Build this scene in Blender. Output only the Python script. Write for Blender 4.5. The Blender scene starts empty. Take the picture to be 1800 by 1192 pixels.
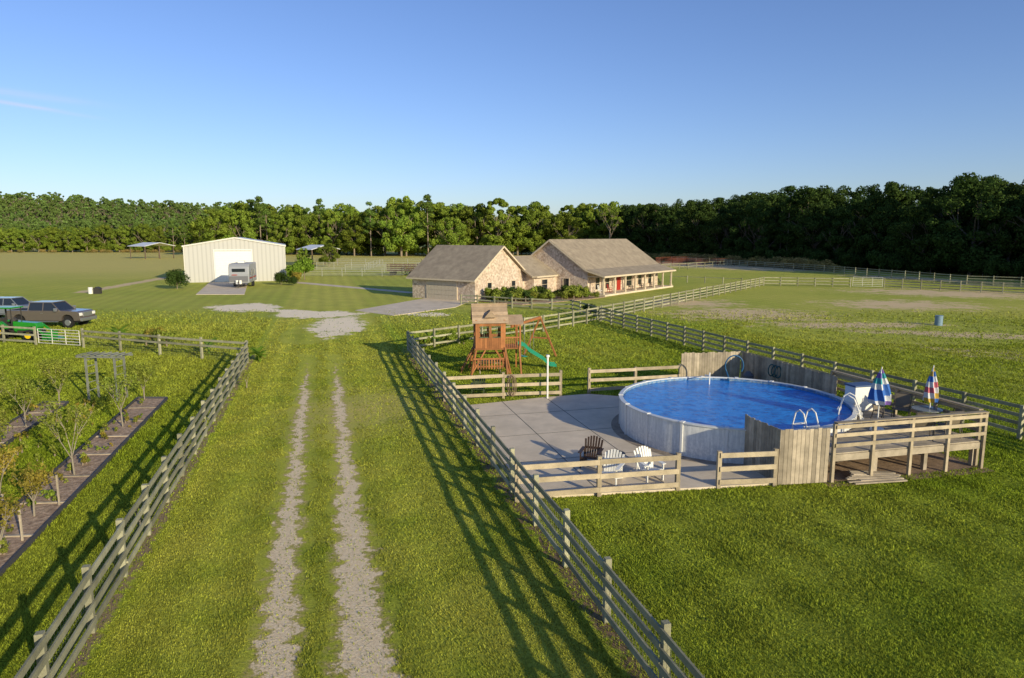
import bpy, math, random
import numpy as np
from mathutils import Vector, Matrix
random.seed(7)
rng = np.random.default_rng(7)
scene = bpy.context.scene
COL = scene.collection

# ------------------------------------------------------------------ helpers
class NT:
    def __init__(s, nt): s.nt = nt
    def n(s, t, **kw):
        x = s.nt.nodes.new(t)
        for k, v in kw.items(): setattr(x, k, v)
        return x
    def put(s, sock, v):
        if isinstance(v, bpy.types.NodeSocket): s.nt.links.new(v, sock)
        else: sock.default_value = v
    def m(s, op, a, b=None, c=None, clamp=False):
        x = s.n('ShaderNodeMath', operation=op); x.use_clamp = clamp
        s.put(x.inputs[0], a)
        if b is not None: s.put(x.inputs[1], b)
        if c is not None: s.put(x.inputs[2], c)
        return x.outputs[0]
    def mr(s, v, a, b, c, d, smooth=False):
        x = s.n('ShaderNodeMapRange')
        if smooth: x.interpolation_type = 'SMOOTHSTEP'
        s.put(x.inputs[0], v)
        for i, q in enumerate((a, b, c, d)): s.put(x.inputs[i + 1], q)
        return x.outputs[0]
    def noise(s, vec, scale, detail=4, rough=.55):
        x = s.n('ShaderNodeTexNoise')
        if vec is not None: s.put(x.inputs['Vector'], vec)
        x.inputs['Scale'].default_value = scale
        x.inputs['Detail'].default_value = detail
        x.inputs['Roughness'].default_value = rough
        return x.outputs['Fac']
    def mix(s, f, a, b, mode='MIX'):
        x = s.n('ShaderNodeMix', data_type='RGBA', blend_type=mode)
        s.put(x.inputs[0], f)
        for i, q in ((6, a), (7, b)):
            if isinstance(q, tuple) and len(q) == 3: q = (*q, 1)
            s.put(x.inputs[i], q)
        return x.outputs[2]
    def scale(s, c, f):
        x = s.n('ShaderNodeVectorMath', operation='SCALE')
        s.put(x.inputs[0], c); s.put(x.inputs['Scale'], f)
        return x.outputs[0]

def base(name):
    m = bpy.data.materials.new(name); m.use_nodes = True
    t = NT(m.node_tree)
    b = m.node_tree.nodes['Principled BSDF']
    return m, t, b

def pmat(name, col, rough=.8, var=.0, nscale=3., island=0., bump=0., bscale=20., metal=0., spec=.3, col2=None, coat=0):
    m, t, b = base(name)
    b.inputs['Roughness'].default_value = rough
    b.inputs['Metallic'].default_value = metal
    b.inputs['Specular IOR Level'].default_value = spec
    if coat: b.inputs['Coat Weight'].default_value = coat
    g = t.n('ShaderNodeNewGeometry')
    tc = t.n('ShaderNodeTexCoord').outputs['Object']
    c = t.n('ShaderNodeRGB'); c.outputs[0].default_value = (*col, 1); c = c.outputs[0]
    if col2:
        f = t.mr(t.noise(tc, nscale * .7, 6, .7), .38, .62, 0, 1)
        c = t.mix(f, col, col2)
    f = None
    if var: f = t.mr(t.noise(tc, nscale, 6, .65), .3, .7, 1 - var, 1 + var)
    if island:
        k = t.mr(g.outputs['Random Per Island'], 0, 1, 1 - island, 1 + island)
        f = k if f is None else t.m('MULTIPLY', f, k)
    if f is not None: c = t.scale(c, f)
    t.put(b.inputs['Base Color'], c)
    if bump:
        bn = t.n('ShaderNodeBump'); bn.inputs['Strength'].default_value = bump
        bn.inputs['Distance'].default_value = .02
        t.put(bn.inputs['Height'], t.noise(tc, bscale, 5))
        t.put(b.inputs['Normal'], bn.outputs[0])
    return m

def leafmat(name, c1, c2, nscale=.25, trans=.25, objvar=.25, islandvar=.35):
    m = bpy.data.materials.new(name); m.use_nodes = True
    t = NT(m.node_tree); m.node_tree.nodes.clear()
    out = t.n('ShaderNodeOutputMaterial')
    g = t.n('ShaderNodeNewGeometry'); oi = t.n('ShaderNodeObjectInfo')
    f = t.mr(t.noise(g.outputs['Position'], nscale, 4), .35, .65, 0, 1)
    r = t.m('ADD', t.m('MULTIPLY', f, .5), t.m('MULTIPLY', oi.outputs['Random'], .5))
    c = t.mix(r, c1, c2)
    k = t.mr(g.outputs['Random Per Island'], 0, 1, 1 - islandvar, 1 + islandvar)
    k2 = t.mr(oi.outputs['Random'], 0, 1, 1 + objvar, 1 - objvar)
    c = t.scale(c, t.m('MULTIPLY', k, k2))
    d = t.n('ShaderNodeBsdfDiffuse'); t.put(d.inputs[0], c)
    tr = t.n('ShaderNodeBsdfTranslucent'); t.put(tr.inputs[0], c)
    mx = t.n('ShaderNodeMixShader'); mx.inputs[0].default_value = trans
    t.nt.links.new(d.outputs[0], mx.inputs[1]); t.nt.links.new(tr.outputs[0], mx.inputs[2])
    t.nt.links.new(mx.outputs[0], out.inputs[0])
    return m

class MB:
    def __init__(s): s.v = []; s.f = []; s.mi = []; s.cur = 0
    def add(s, vs, fs):
        o = len(s.v); s.v += [tuple(q) for q in vs]
        for f in fs: s.f.append(tuple(i + o for i in f)); s.mi.append(s.cur)
        return s
    def box(s, c, d, rz=0):
        x, y, z = d[0] / 2, d[1] / 2, d[2] / 2
        cs, sn = math.cos(rz), math.sin(rz)
        vs = []
        for a, b, e in ((-x,-y,-z),(x,-y,-z),(x,y,-z),(-x,y,-z),(-x,-y,z),(x,-y,z),(x,y,z),(-x,y,z)):
            vs.append((c[0] + a * cs - b * sn, c[1] + a * sn + b * cs, c[2] + e))
        return s.add(vs, [(0,3,2,1),(4,5,6,7),(0,1,5,4),(1,2,6,5),(2,3,7,6),(3,0,4,7)])
    def beam(s, p1, p2, w, h):
        p1 = Vector(p1); p2 = Vector(p2); d = (p2 - p1).normalized()
        sd = d.cross(Vector((0, 0, 1)))
        if sd.length < .01: sd = Vector((1, 0, 0))
        sd.normalize(); up = sd.cross(d); sd = sd * w / 2; up = up * h / 2
        vs = [p + a * sd + b * up for p in (p1, p2) for a, b in ((-1,-1),(1,-1),(1,1),(-1,1))]
        return s.add(vs, [(0,1,2,3),(7,6,5,4),(0,4,5,1),(1,5,6,2),(2,6,7,3),(3,7,4,0)])
    def cyl(s, p1, p2, r1, r2=None, n=10, cap=True):
        if r2 is None: r2 = r1
        p1 = Vector(p1); p2 = Vector(p2); d = (p2 - p1).normalized()
        a = d.cross(Vector((0, 0, 1)))
        if a.length < .01: a = Vector((1, 0, 0))
        a.normalize(); b = d.cross(a)
        vs = []
        for p, r in ((p1, r1), (p2, r2)):
            for i in range(n):
                t = 2 * math.pi * i / n
                vs.append(p + a * math.cos(t) * r + b * math.sin(t) * r)
        fs = [(i, (i + 1) % n, n + (i + 1) % n, n + i) for i in range(n)]
        if cap: fs += [tuple(range(n))[::-1], tuple(range(n, 2 * n))]
        return s.add(vs, fs)
    def tube(s, pts, r, n=6):
        for a, b in zip(pts[:-1], pts[1:]): s.cyl(a, b, r, r, n)
        return s
    def prism(s, prof, a0, a1, axis='y'):
        n = len(prof)
        def P(u, w, a):
            return (u, a, w) if axis == 'y' else ((a, u, w) if axis == 'x' else (u, w, a))
        vs = [P(u, w, a0) for u, w in prof] + [P(u, w, a1) for u, w in prof]
        fs = [(i, (i + 1) % n, n + (i + 1) % n, n + i) for i in range(n)]
        fs += [tuple(range(n))[::-1], tuple(range(n, 2 * n))]
        return s.add(vs, fs)
    def obj(s, name, mats, parent=None, smooth=False, bevel=0, loc=None, rz=None):
        me = bpy.data.meshes.new(name); me.from_pydata(s.v, [], s.f)
        if not isinstance(mats, (list, tuple)): mats = [mats]
        for m in mats: me.materials.append(m)
        if len(mats) > 1: me.polygons.foreach_set('material_index', s.mi)
        if smooth: me.polygons.foreach_set('use_smooth', [True] * len(s.f))
        import bmesh
        bm = bmesh.new(); bm.from_mesh(me); bmesh.ops.recalc_face_normals(bm, faces=bm.faces); bm.to_mesh(me); bm.free()
        o = bpy.data.objects.new(name, me); COL.objects.link(o)
        if parent: o.parent = parent
        if loc: o.location = loc
        if rz is not None: o.rotation_euler[2] = rz
        if bevel:
            b = o.modifiers.new('b', 'BEVEL'); b.width = bevel; b.segments = 2; b.limit_method = 'ANGLE'
        return o

def empty(name, loc=(0, 0, 0), rz=0):
    e = bpy.data.objects.new(name, None); COL.objects.link(e)
    e.location = loc; e.rotation_euler[2] = rz; e.empty_display_size = .2
    return e

def npmesh(name, V, F, mats, mi=None):
    me = bpy.data.meshes.new(name)
    k = F.shape[1]
    me.vertices.add(len(V)); me.vertices.foreach_set('co', V.astype(np.float32).ravel())
    me.loops.add(F.size); me.loops.foreach_set('vertex_index', F.astype(np.int32).ravel())
    me.polygons.add(len(F)); me.polygons.foreach_set('loop_start', np.arange(0, F.size, k, dtype=np.int32))
    for m in mats: me.materials.append(m)
    if mi is not None: me.polygons.foreach_set('material_index', mi.astype(np.int32))
    me.update(calc_edges=True); me.validate()
    return me

# ------------------------------------------------------------------ camera, light, sky
cam = bpy.data.cameras.new('camera'); cam.lens = 24; cam.sensor_width = 36
cam.clip_start = .1; cam.clip_end = 12000
co = bpy.data.objects.new('camera', cam); COL.objects.link(co)
co.location = (0, 0, 8); co.rotation_euler = (math.radians(90 - 8.58), 0, 0)
scene.camera = co

EL = 16.0
sd = Vector((-.64, .768, 0)).normalized() * math.cos(math.radians(EL)); sd.z = -math.sin(math.radians(EL))
sl = bpy.data.lights.new('sun', 'SUN'); sl.energy = 5.0; sl.angle = math.radians(.5); sl.color = (1, .88, .60)
so = bpy.data.objects.new('sun', sl); COL.objects.link(so); so.rotation_euler = sd.to_track_quat('-Z', 'Y').to_euler()
so.location = (30, -40, 40)

w = bpy.data.worlds.new('World'); scene.world = w; w.use_nodes = True
t = NT(w.node_tree); bg = w.node_tree.nodes['Background']; bg.inputs[1].default_value = .118
sky = t.n('ShaderNodeTexSky', sky_type='NISHITA'); sky.sun_disc = False
sky.sun_elevation = math.radians(EL); sky.sun_rotation = math.radians(140)
sky.altitude = 0; sky.air_density = 1.0; sky.dust_density = .45; sky.ozone_density = 1.9
tc = t.n('ShaderNodeTexCoord'); sp = t.n('ShaderNodeSeparateXYZ'); t.put(sp.inputs[0], tc.outputs['Generated'])
X, Y, Z = sp.outputs
mp = t.n('ShaderNodeMapping'); t.put(mp.inputs[0], tc.outputs['Generated']); mp.inputs['Scale'].default_value = (5, 5, 60)
nz = t.noise(mp.outputs[0], 3, 5)
def streak(zc, slope, wd, x0, x1, amp):
    tt = t.m('SUBTRACT', Z, t.m('ADD', zc, t.m('MULTIPLY', t.m('ADD', X, .5), slope)))
    q = t.m('DIVIDE', tt, wd); q = t.m('EXPONENT', t.m('MULTIPLY', t.m('MULTIPLY', q, q), -1.))
    r = t.mr(X, x0, x1, 1, 0, True)
    return t.m('MULTIPLY', t.m('MULTIPLY', q, r), t.m('MULTIPLY', nz, amp))
cl = t.m('ADD', streak(.141, -.12, .0022, -.57, -.48, 1.1), streak(.157, -.05, .004, -.6, -.45, .6), clamp=True)
cl = t.m('MULTIPLY', cl, t.m('GREATER_THAN', Y, .2))
skc = t.mix(1.0, sky.outputs[0], (.86, .97, 1.36), 'MULTIPLY')
t.put(bg.inputs[0], t.mix(cl, skc, (5.6, 6.0, 6.6)))
scene.view_settings.view_transform = 'Standard'; scene.view_settings.look = 'None'; scene.view_settings.exposure = 0

# ------------------------------------------------------------------ materials
WOOD = pmat('weathered_wood', (.30, .285, .185), .85, .25, 2.5, .28, .4, 30)
WOODG = pmat('grey_wood', (.36, .30, .22), .85, .28, 2.5, .30, .4, 30)
WOODT = pmat('tan_wood', (.38, .31, .21), .85, .28, 2, .28, .4, 30)
WOODD = pmat('dark_wood', (.14, .10, .07), .85, .25, 3, .25)
PLAYW = pmat('stained_wood', (.33, .13, .045), .7, .2, 3, .28)
WIRE = pmat('galvanised_wire', (.25, .25, .24), .5, metal=.6)
CONC = pmat('concrete', (.70, .58, .43), .9, .12, .8, bump=.3, bscale=40, col2=(.60, .50, .37))
JOINT = pmat('joint', (.12, .11, .09), .9)
WHITE = pmat('white_plastic', (.80, .78, .72), .45, .04)
DARKM = pmat('dark_metal', (.05, .045, .04), .5)
STEEL = pmat('steel', (.5, .5, .5), .35, metal=.8)
BLACK = pmat('black_rubber', (.02, .02, .02), .8)
GLASS = pmat('dark_glass', (.02, .025, .03), .08, spec=.8)
SOIL = pmat('soil', (.28, .19, .12), .95, .4, 3, bump=.8, bscale=15)
MULCH = pmat('mulch', (.32, .21, .135), .95, .5, 9, bump=1, bscale=25, col2=(.50, .36, .24))
ROOF = pmat('shingle_roof', (.36, .295, .21), .95, .18, 1.2, bump=.3, bscale=8, col2=(.29, .235, .17))
TRIM = pmat('trim', (.60, .50, .36), .7, .06)
METALW = pmat('white_metal', (.66, .63, .56), .5, .03)
PANEL = pmat('corral_metal', (.36, .36, .29), .6, .05)
ROOFM = pmat('metal_roof', (.68, .69, .71), .45, .05)
RED = pmat('red_paint', (.35, .03, .02), .5, .1)
GREENP = pmat('green_plastic', (.01, .24, .14), .35)
BARK = pmat('bark', (.26, .205, .15), .95, .3, 2, bump=.6, bscale=8)
BARKD = pmat('bark_dark', (.12, .095, .07), .95, .3, 2)  # darker bark copy, with the right tree line's shade in its colour
BARKL = pmat('bark_light', (.28, .24, .18), .95, .3, 2)
LEAF = leafmat('leaves', (.115, .19, .026), (.26, .31, .045), objvar=.4, trans=.25)
LEAFD = leafmat('leaves_dark', (.038, .072, .018), (.072, .11, .026))  # dark bush leaves; also paints shade into the right tree line
LEAFP = leafmat('pine_needles', (.10, .17, .035), (.17, .24, .05), trans=.3)
LEAFH = leafmat('hazy_hill_leaves', (.13, .21, .055), (.19, .26, .065), nscale=.02, trans=.35)  # lighter, bluer leaf colour with the distance haze painted in
LEAFY = leafmat('young_leaves', (.15, .20, .03), (.32, .34, .06), nscale=2)
LEAFO = leafmat('yellow_leaves', (.38, .28, .05), (.22, .21, .04), nscale=2)
LEAFB = leafmat('brush_leaves', (.34, .23, .09), (.30, .28, .08), nscale=.3)
LEAFN = leafmat('banana_leaves', (.16, .28, .03), (.26, .38, .05), nscale=1, trans=.4)

# brick
BRICK, t, b = base('brick')
tcn = t.n('ShaderNodeTexCoord').outputs['Object']
vo = t.n('ShaderNodeTexVoronoi'); vo.inputs['Scale'].default_value = 4.5; t.put(vo.inputs['Vector'], tcn)
sx = t.n('ShaderNodeSeparateXYZ'); t.put(sx.inputs[0], vo.outputs['Color'])
c = t.mix(sx.outputs[0], (.42, .30, .215), (.70, .58, .45))
c = t.mix(t.mr(sx.outputs[1], .8, .85, 0, .5), c, (.26, .19, .14))
c = t.mix(t.mr(t.noise(tcn, .6, 3), .4, .6, 0, .25), c, (.6, .51, .42))
t.put(b.inputs['Base Color'], c); b.inputs['Roughness'].default_value = .9

# ------------------------------------------------------------------ ground
def inpoly(x, y, P):
    r = np.zeros(x.shape, bool); n = len(P)
    for i in range(n):
        x1, y1 = P[i]; x2, y2 = P[(i + 1) % n]
        c = ((y1 > y) != (y2 > y)) & (x < (x2 - x1) * (y - y1) / (y2 - y1 + 1e-9) + x1)
        r ^= c
    return r
def ell(x, y, cx, cy, rx, ry, rot=0):
    c, s = math.cos(rot), math.sin(rot)
    a = (x - cx) * c + (y - cy) * s; b = -(x - cx) * s + (y - cy) * c
    return np.clip(1.0 - .5 * np.sqrt((a / rx) ** 2 + (b / ry) ** 2), 0, 1)
def segd(x, y, p, q, wd):
    px, py = p; qx, qy = q; dx, dy = qx - px, qy - py
    tt = np.clip(((x - px) * dx + (y - py) * dy) / (dx * dx + dy * dy), 0, 1)
    d = np.hypot(x - px - tt * dx, y - py - tt * dy)
    return np.clip(1 - .5 * d / wd, 0, 1)
mx = np.concatenate([[-6000, -3000, -1500, -800, -500, -350, -250, -180, -140, -120], np.arange(-100, 101, 1.), [115, 140, 180, 250, 350, 500, 800, 1500, 3000, 6000]])
my = np.concatenate([[-800, -300, -100, -40, -20], np.arange(-8, 150, 1.), [155, 165, 180, 200, 220, 250, 280, 330, 400, 600, 900, 1500, 3000, 7000]])
GX, GY = np.meshgrid(mx, my)
V = np.stack([GX.ravel(), GY.ravel(), np.zeros(GX.size)], 1)
nx, ny = len(mx), len(my)
I, J = np.meshgrid(np.arange(nx - 1), np.arange(ny - 1)); a = (J * nx + I).ravel()
F = np.stack([a, a + 1, a + nx + 1, a + nx], 1)
x, y = V[:, 0], V[:, 1]
gravel = np.maximum.reduce([ell(x, y, -20, 70, 4.5, 3.2), ell(x, y, -15.8, 61.5, 2.3, 7, .2), ell(x, y, -30.5, 77, 3.6, 4.5, .5),
                            ell(x, y, -8.5, 70, 2, 1.8), ell(x, y, -24, 73, 5, 1.4, -.5)])
sandy = np.maximum.reduce([ell(x, y, 31, 61.5, 9, 2.2, .05), ell(x, y, 38, 55, 11, 2.0, -.3), ell(x, y, 24, 70, 10, 8, 0) * .9, ell(x, y, 46, 80, 12, 8) * .86,
                           ell(x, y, 21, 82, 8, 7) * .86, ell(x, y, 62, 96, 16, 9, -.4) * .9, ell(x, y, 34, 46, 9, 3, -.5) * .78,
                           segd(x, y, (-61.7, 98), (-67.6, 134), 1.4), segd(x, y, (-67, 133), (-58, 119), 1.2), ell(x, y, 60, 175, 25, 14, -.9) * .98,
                           ell(x, y, 45, 200, 16, 16) * .98, ell(x, y, 76, 130, 16, 6, -1.) * .9])
dry = np.clip(np.maximum.reduce([np.clip((y - 80) / 90, 0, 1) * np.clip((-x - 28) / 45, 0, 1), np.clip((y - 130) / 80, 0, .95),
                                 ell(x, y, -7, 31, 2.2, 3.2) * .95, np.clip((x - 20) / 35, 0, .36), np.clip((y - 60) / 60, 0, .32)]), 0, 1)
me = npmesh('ground', V, F, [])
for nm, arr in (('gravel', gravel), ('sandy', sandy), ('dry', dry)):
    at = me.attributes.new(nm, 'FLOAT', 'POINT'); at.data.foreach_set('value', arr.astype(np.float32))
ground = bpy.data.objects.new('ground', me); COL.objects.link(ground)

GND, t, b = base('ground_mat')
g = t.n('ShaderNodeNewGeometry'); pos = g.outputs['Position']
sp = t.n('ShaderNodeSeparateXYZ'); t.put(sp.inputs[0], pos); X, Y = sp.outputs[0], sp.outputs[1]
S = t.m('ADD', X, t.m('MULTIPLY', Y, .275))
n0 = t.noise(pos, .06, 4); n1 = t.noise(pos, .5, 5, .6); n2 = t.noise(pos, 2.5, 6, .65); n3 = t.noise(pos, 14, 5, .7); n4 = t.noise(pos, 60, 4, .7)
def attr(nm):
    q = t.n('ShaderNodeAttribute'); q.attribute_name = nm; return q.outputs['Fac']
def grass_color(t, n0, n1, n2, S, dryf, YY):
    c = t.mix(t.mr(n1, .3, .7, 0, 1), (.235, .33, .022), (.40, .47, .042))
    c = t.mix(t.mr(n2, .38, .7, 0, .65), c, (.165, .235, .02))
    c = t.mix(t.mr(n0, .42, .62, 0, .55), c, (.46, .46, .07))
    lane = t.m('MULTIPLY', t.mr(S, 4.6, 5.4, 1, 0), t.mr(S, -5.0, -4.4, 0, 1))
    c = t.mix(t.m('MULTIPLY', lane, t.mr(n1, .35, .65, .25, .7)), c, (.52, .50, .08))
    st = t.m('SINE', t.m('MULTIPLY', S, 3.6))
    c = t.scale(c, t.mr(st, -1, 1, .91, 1.09))
    dd = t.m('MULTIPLY', dryf, t.mr(n2, .3, .6, .5, 1.1), clamp=True)
    return t.mix(dd, c, (.60, .50, .155))
c = grass_color(t, n0, n1, n2, S, attr('dry'), Y)
c = t.scale(c, t.mr(n3, .25, .75, .6, 1.4))
c = t.scale(c, t.mr(n4, .3, .7, .7, 1.3))
def strip(cen, wd, col, c, amp=.5):
    d = t.m('ABSOLUTE', t.m('SUBTRACT', S, cen))
    k = t.m('SUBTRACT', t.m('ADD', wd, t.m('MULTIPLY', t.m('SUBTRACT', n2, .5), amp)), d)
    k = t.mr(k, -.05, .12, 0, 1, True)
    k = t.m('MULTIPLY', k, t.mr(Y, 44, 50, 1, 0))
    return t.mix(k, c, col)
c = strip(5.55, .22, (.28, .19, .11), c, 1.3)
c = strip(-4.95, .16, (.33, .24, .14), c, 1.1)
sandc = t.mix(t.mr(n3, .35, .65, 0, 1), (.82, .62, .38), (1.0, .84, .59))
sandc = t.scale(sandc, t.mr(n4, .3, .7, .85, 1.05))
def track(cen, w0, c, near):
    ww = t.m('ADD', w0, t.mr(Y, 10, 24, near, 0))
    d = t.m('ABSOLUTE', t.m('SUBTRACT', S, t.m('ADD', cen, t.m('MULTIPLY', t.m('SUBTRACT', n1, .5), .7))))
    k = t.m('ADD', t.m('SUBTRACT', ww, d), t.m('MULTIPLY', t.m('SUBTRACT', n2, .52), 1.5))
    k = t.m('ADD', k, t.m('MULTIPLY', t.m('SUBTRACT', n3, .5), .35))
    k = t.m('SUBTRACT', k, t.mr(Y, 34, 50, 0, .7))
    k1 = t.mr(k, -.2, .08, 0, .8, True)
    c = t.mix(k1, c, (.50, .38, .18))
    return t.mix(t.mr(k, 0, .12, 0, 1, True), c, sandc)
c = track(-1.25, .26, c, .18)
c = track(.48, .28, c, .34)
k = t.m('ADD', attr('gravel'), t.m('ADD', t.m('MULTIPLY', t.m('SUBTRACT', n1, .5), .9), t.m('MULTIPLY', t.m('SUBTRACT', n2, .5), .6)))
c = t.mix(t.mr(k, .47, .56, 0, 1, True), c, (1.0, .84, .60))
k = t.m('ADD', attr('sandy'), t.m('ADD', t.m('MULTIPLY', t.m('SUBTRACT', n1, .5), 1.0), t.m('MULTIPLY', t.m('SUBTRACT', n2, .5), .9)))
c = t.mix(t.mr(k, .46, .72, 0, .9, True), c, (.74, .55, .33))
t.put(b.inputs['Base Color'], c); b.inputs['Roughness'].default_value = .95; b.inputs['Specular IOR Level'].default_value = .1
bn = t.n('ShaderNodeBump'); bn.inputs['Strength'].default_value = 1.0; bn.inputs['Distance'].default_value = .06
t.put(bn.inputs['Height'], t.m('ADD', n3, t.m('MULTIPLY', n4, .5))); t.put(b.inputs['Normal'], bn.outputs[0])
me.materials.append(GND)

# ------------------------------------------------------------------ real grass blades near the camera
PC = (9.1, 27.5); PR = 4.57
PATIO = [(.5, 20.0), (8.4, 21.2), (9.5, 27), (5.6, 33.3), (3.9, 33.9), (1.7, 33.2), (-2.2, 31.5)]
DECK = [(10.3, 21.4), (16.3, 22.9), (14.5, 30.2), (9, 28)]
N = 900000
u = rng.random(N); Y0, Y1 = 9.0, 75.0
yy = Y0 * (Y1 / Y0) ** u
xx = (rng.random(N) * 2 - 1) * (.80 * yy + 1)
ss = xx + .275 * yy
keep = ~inpoly(xx, yy, PATIO) & ~inpoly(xx, yy, DECK) & (np.hypot(xx - PC[0], yy - PC[1]) > 5.0)
keep &= ~((ss > -9.45) & (ss < -7.95) & (yy < 33)) & ~((ss > -13.8) & (ss < -12.5) & (yy < 32.5))
wob = .12 * np.sin(yy * 1.7) + .08 * np.sin(yy * 4.3 + 1)
tr = ((np.abs(ss + 1.25 + wob) < .6) | (np.abs(ss - .5 + wob) < (.55 + .25 * np.clip((20 - yy) / 10, 0, 1)))) & (yy < 46)
keep &= ~(tr & (rng.random(N) > .12))
fs_ = (np.abs(ss - 5.5) < .3) | (np.abs(ss + 4.95) < .22)
keep &= ~(fs_ & (rng.random(N) > .3))
keep &= ~((np.hypot((xx + 16) / 3, (yy - 60) / 9) < 1.1) & (rng.random(N) > .08))
keep &= ~((np.hypot((xx + 20) / 6, (yy - 70) / 4) < 1.1) & (rng.random(N) > .05))
keep &= ~((np.hypot((xx + 7) / 2.2, (yy - 31) / 3.2) < 1) & (rng.random(N) > .4))
keep &= ~((ss > -4.6) & (ss < 5.2) & (rng.random(N) > .75))
keep &= ~((np.hypot((xx - 33) / 13, (yy - 58) / 8) < 1) & (rng.random(N) > .3))
keep &= ~((yy > 50) & (rng.random(N) < (yy - 50) / 25))
xx, yy, ss = xx[keep], yy[keep], ss[keep]; N = len(xx)
hgt = .018 + .026 * rng.random(N)
tall = (ss < -5.2) | (np.abs(ss - 5.4) < .35)
hgt = np.where(tall, hgt * 1.8, hgt); hgt = np.where(ss > 6, hgt * 1.3, hgt)
clump = np.sin(xx * 2.1 + 1.3 * np.sin(yy * 1.1)) * np.sin(yy * 1.9 + 1.7 * np.sin(xx * .9))
hgt = np.where((ss > 5.8) | (ss < -5.2), hgt * (1 + .45 * clump), hgt * (1 + .2 * clump))
wd = (.006 + .007 * rng.random(N)) * (yy / 11) ** .95
hgt = hgt * (1 + (yy - 11) / 45)
th = rng.random(N) * math.pi
ln = rng.normal(0, .5, (N, 2)) * hgt[:, None]
V = np.zeros((N, 3, 3))
V[:, 0] = np.stack([xx - np.cos(th) * wd, yy - np.sin(th) * wd, np.zeros(N)], 1)
V[:, 1] = np.stack([xx + np.cos(th) * wd, yy + np.sin(th) * wd, np.zeros(N)], 1)
V[:, 2] = np.stack([xx + ln[:, 0], yy + ln[:, 1], hgt], 1)
GRS = bpy.data.materials.new('grass_blades'); GRS.use_nodes = True; GRS.node_tree.nodes.clear()
t = NT(GRS.node_tree)
g = t.n('ShaderNodeNewGeometry'); pos = g.outputs['Position']
sp = t.n('ShaderNodeSeparateXYZ'); t.put(sp.inputs[0], pos)
S = t.m('ADD', sp.outputs[0], t.m('MULTIPLY', sp.outputs[1], .275))
n0 = t.noise(pos, .06, 4); n1 = t.noise(pos, .5, 5, .6); n2 = t.noise(pos, 2.5, 6, .65)
c = grass_color(t, n0, n1, n2, S, t.mr(sp.outputs[1], 40, 75, .02, .3), sp.outputs[1])
c = t.scale(c, t.mr(g.outputs['Random Per Island'], 0, 1, .35, 1.3))
d = t.n('ShaderNodeBsdfDiffuse'); t.put(d.inputs[0], c)
tr_ = t.n('ShaderNodeBsdfTranslucent'); t.put(tr_.inputs[0], c)
ms = t.n('ShaderNodeMixShader'); ms.inputs[0].default_value = .3
t.nt.links.new(d.outputs[0], ms.inputs[1]); t.nt.links.new(tr_.outputs[0], ms.inputs[2])
o_ = t.n('ShaderNodeOutputMaterial'); t.nt.links.new(ms.outputs[0], o_.inputs[0])
gm = npmesh('grass', V.reshape(-1, 3), np.arange(N * 3).reshape(-1, 3), [GRS])
go = bpy.data.objects.new('grass', gm); COL.objects.link(go)

# ------------------------------------------------------------------ fences
def fence(name, pts, h=1.38, rails=4, sp=2.44, side=1, mat=WOOD, pw=.13, rh=.14, wire=False, z0=0, sag=.02, low=.28):
    mb = MB(); wb = MB()
    for (x1, y1), (x2, y2) in zip(pts[:-1], pts[1:]):
        L = math.hypot(x2 - x1, y2 - y1); n = max(1, round(L / sp)); dx, dy = (x2 - x1) / L, (y2 - y1) / L
        ang = math.atan2(dy, dx); ox, oy = dy * side * (pw / 2 + .022), -dx * side * (pw / 2 + .022)
        for i in range(n + 1):
            q = L * i / n; j = random.uniform(-.03, .03)
            hh = h + .06 + random.uniform(-.03, .04)
            mb.box((x1 + dx * q, y1 + dy * q, z0 + hh / 2), (pw, pw, hh), ang + j)
            if i < n:
                q2 = L * (i + 1) / n
                for r in range(rails):
                    z = z0 + low + (h - rh / 2 - low) * r / max(1, rails - 1)
                    za = z + random.uniform(-sag, sag); zb = z + random.uniform(-sag, sag)
                    mb.beam((x1 + dx * (q + .003) + ox, y1 + dy * (q + .003) + oy, za), (x1 + dx * (q2 - .003) + ox, y1 + dy * (q2 - .003) + oy, zb), .04, rh)
        if wire:
            ox2, oy2 = -ox * .9, -oy * .9
            k = 0
            while k < L:
                px, py = x1 + dx * k + ox2, y1 + dy * k + oy2
                wb.box((px, py, .62), (.004, .004, 1.2), ang); k += .15
            for r in range(8):
                wb.beam((x1 + ox2, y1 + oy2, .05 + r * .16), (x2 + ox2, y2 + oy2, .05 + r * .16), .004, .004)
    o = mb.obj(name, mat)
    if wire: wb.obj('wire_mesh', WIRE, o)
    return o
def LF(y): return (-5.0 - .277 * y, y)
def RF(y): return (5.59 - .272 * y, y)
fence('wooden_fence', [LF(6), LF(42.8)], wire=True, side=1, sag=.03)
fence('wooden_fence', [RF(6), RF(47.2)], wire=True, side=-1, sag=.03)
fence('wooden_fence', [(-16.9, 42.8), (-30.9, 48.6)], side=-1, rails=2, sp=3.4, low=.9, h=1.35, wire=True)
fence('wooden_fence', [(-35.3, 50.0), (-60, 58)], side=-1, rails=3, sp=3.2, h=1.35)
fence('wooden_fence', [(-7.3, 47.3), (2.65, 57.2), (8.3, 64.2)], side=-1, rails=3, h=1.35)
fence('wooden_fence', [(24.6, 12), (8.3, 64.2)], side=1, rails=4, h=1.35, wire=True)
fence('wooden_fence', [(8.5, 64.6), (24, 87), (40.9, 111)], side=-1, rails=4, h=1.4)
fence('wooden_fence', [(40.9, 111), (53.5, 108)], side=-1, rails=3, h=1.4, low=.4)
fence('wooden_fence', [(58, 106.5), (70.7, 94), (90, 74)], side=-1, rails=4, h=1.5)
fence('wooden_fence', [(50, 215), (68, 154), (74.5, 112), (96, 93)], side=-1, rails=4, h=1.6, sp=3.5, rh=.12)
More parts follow.
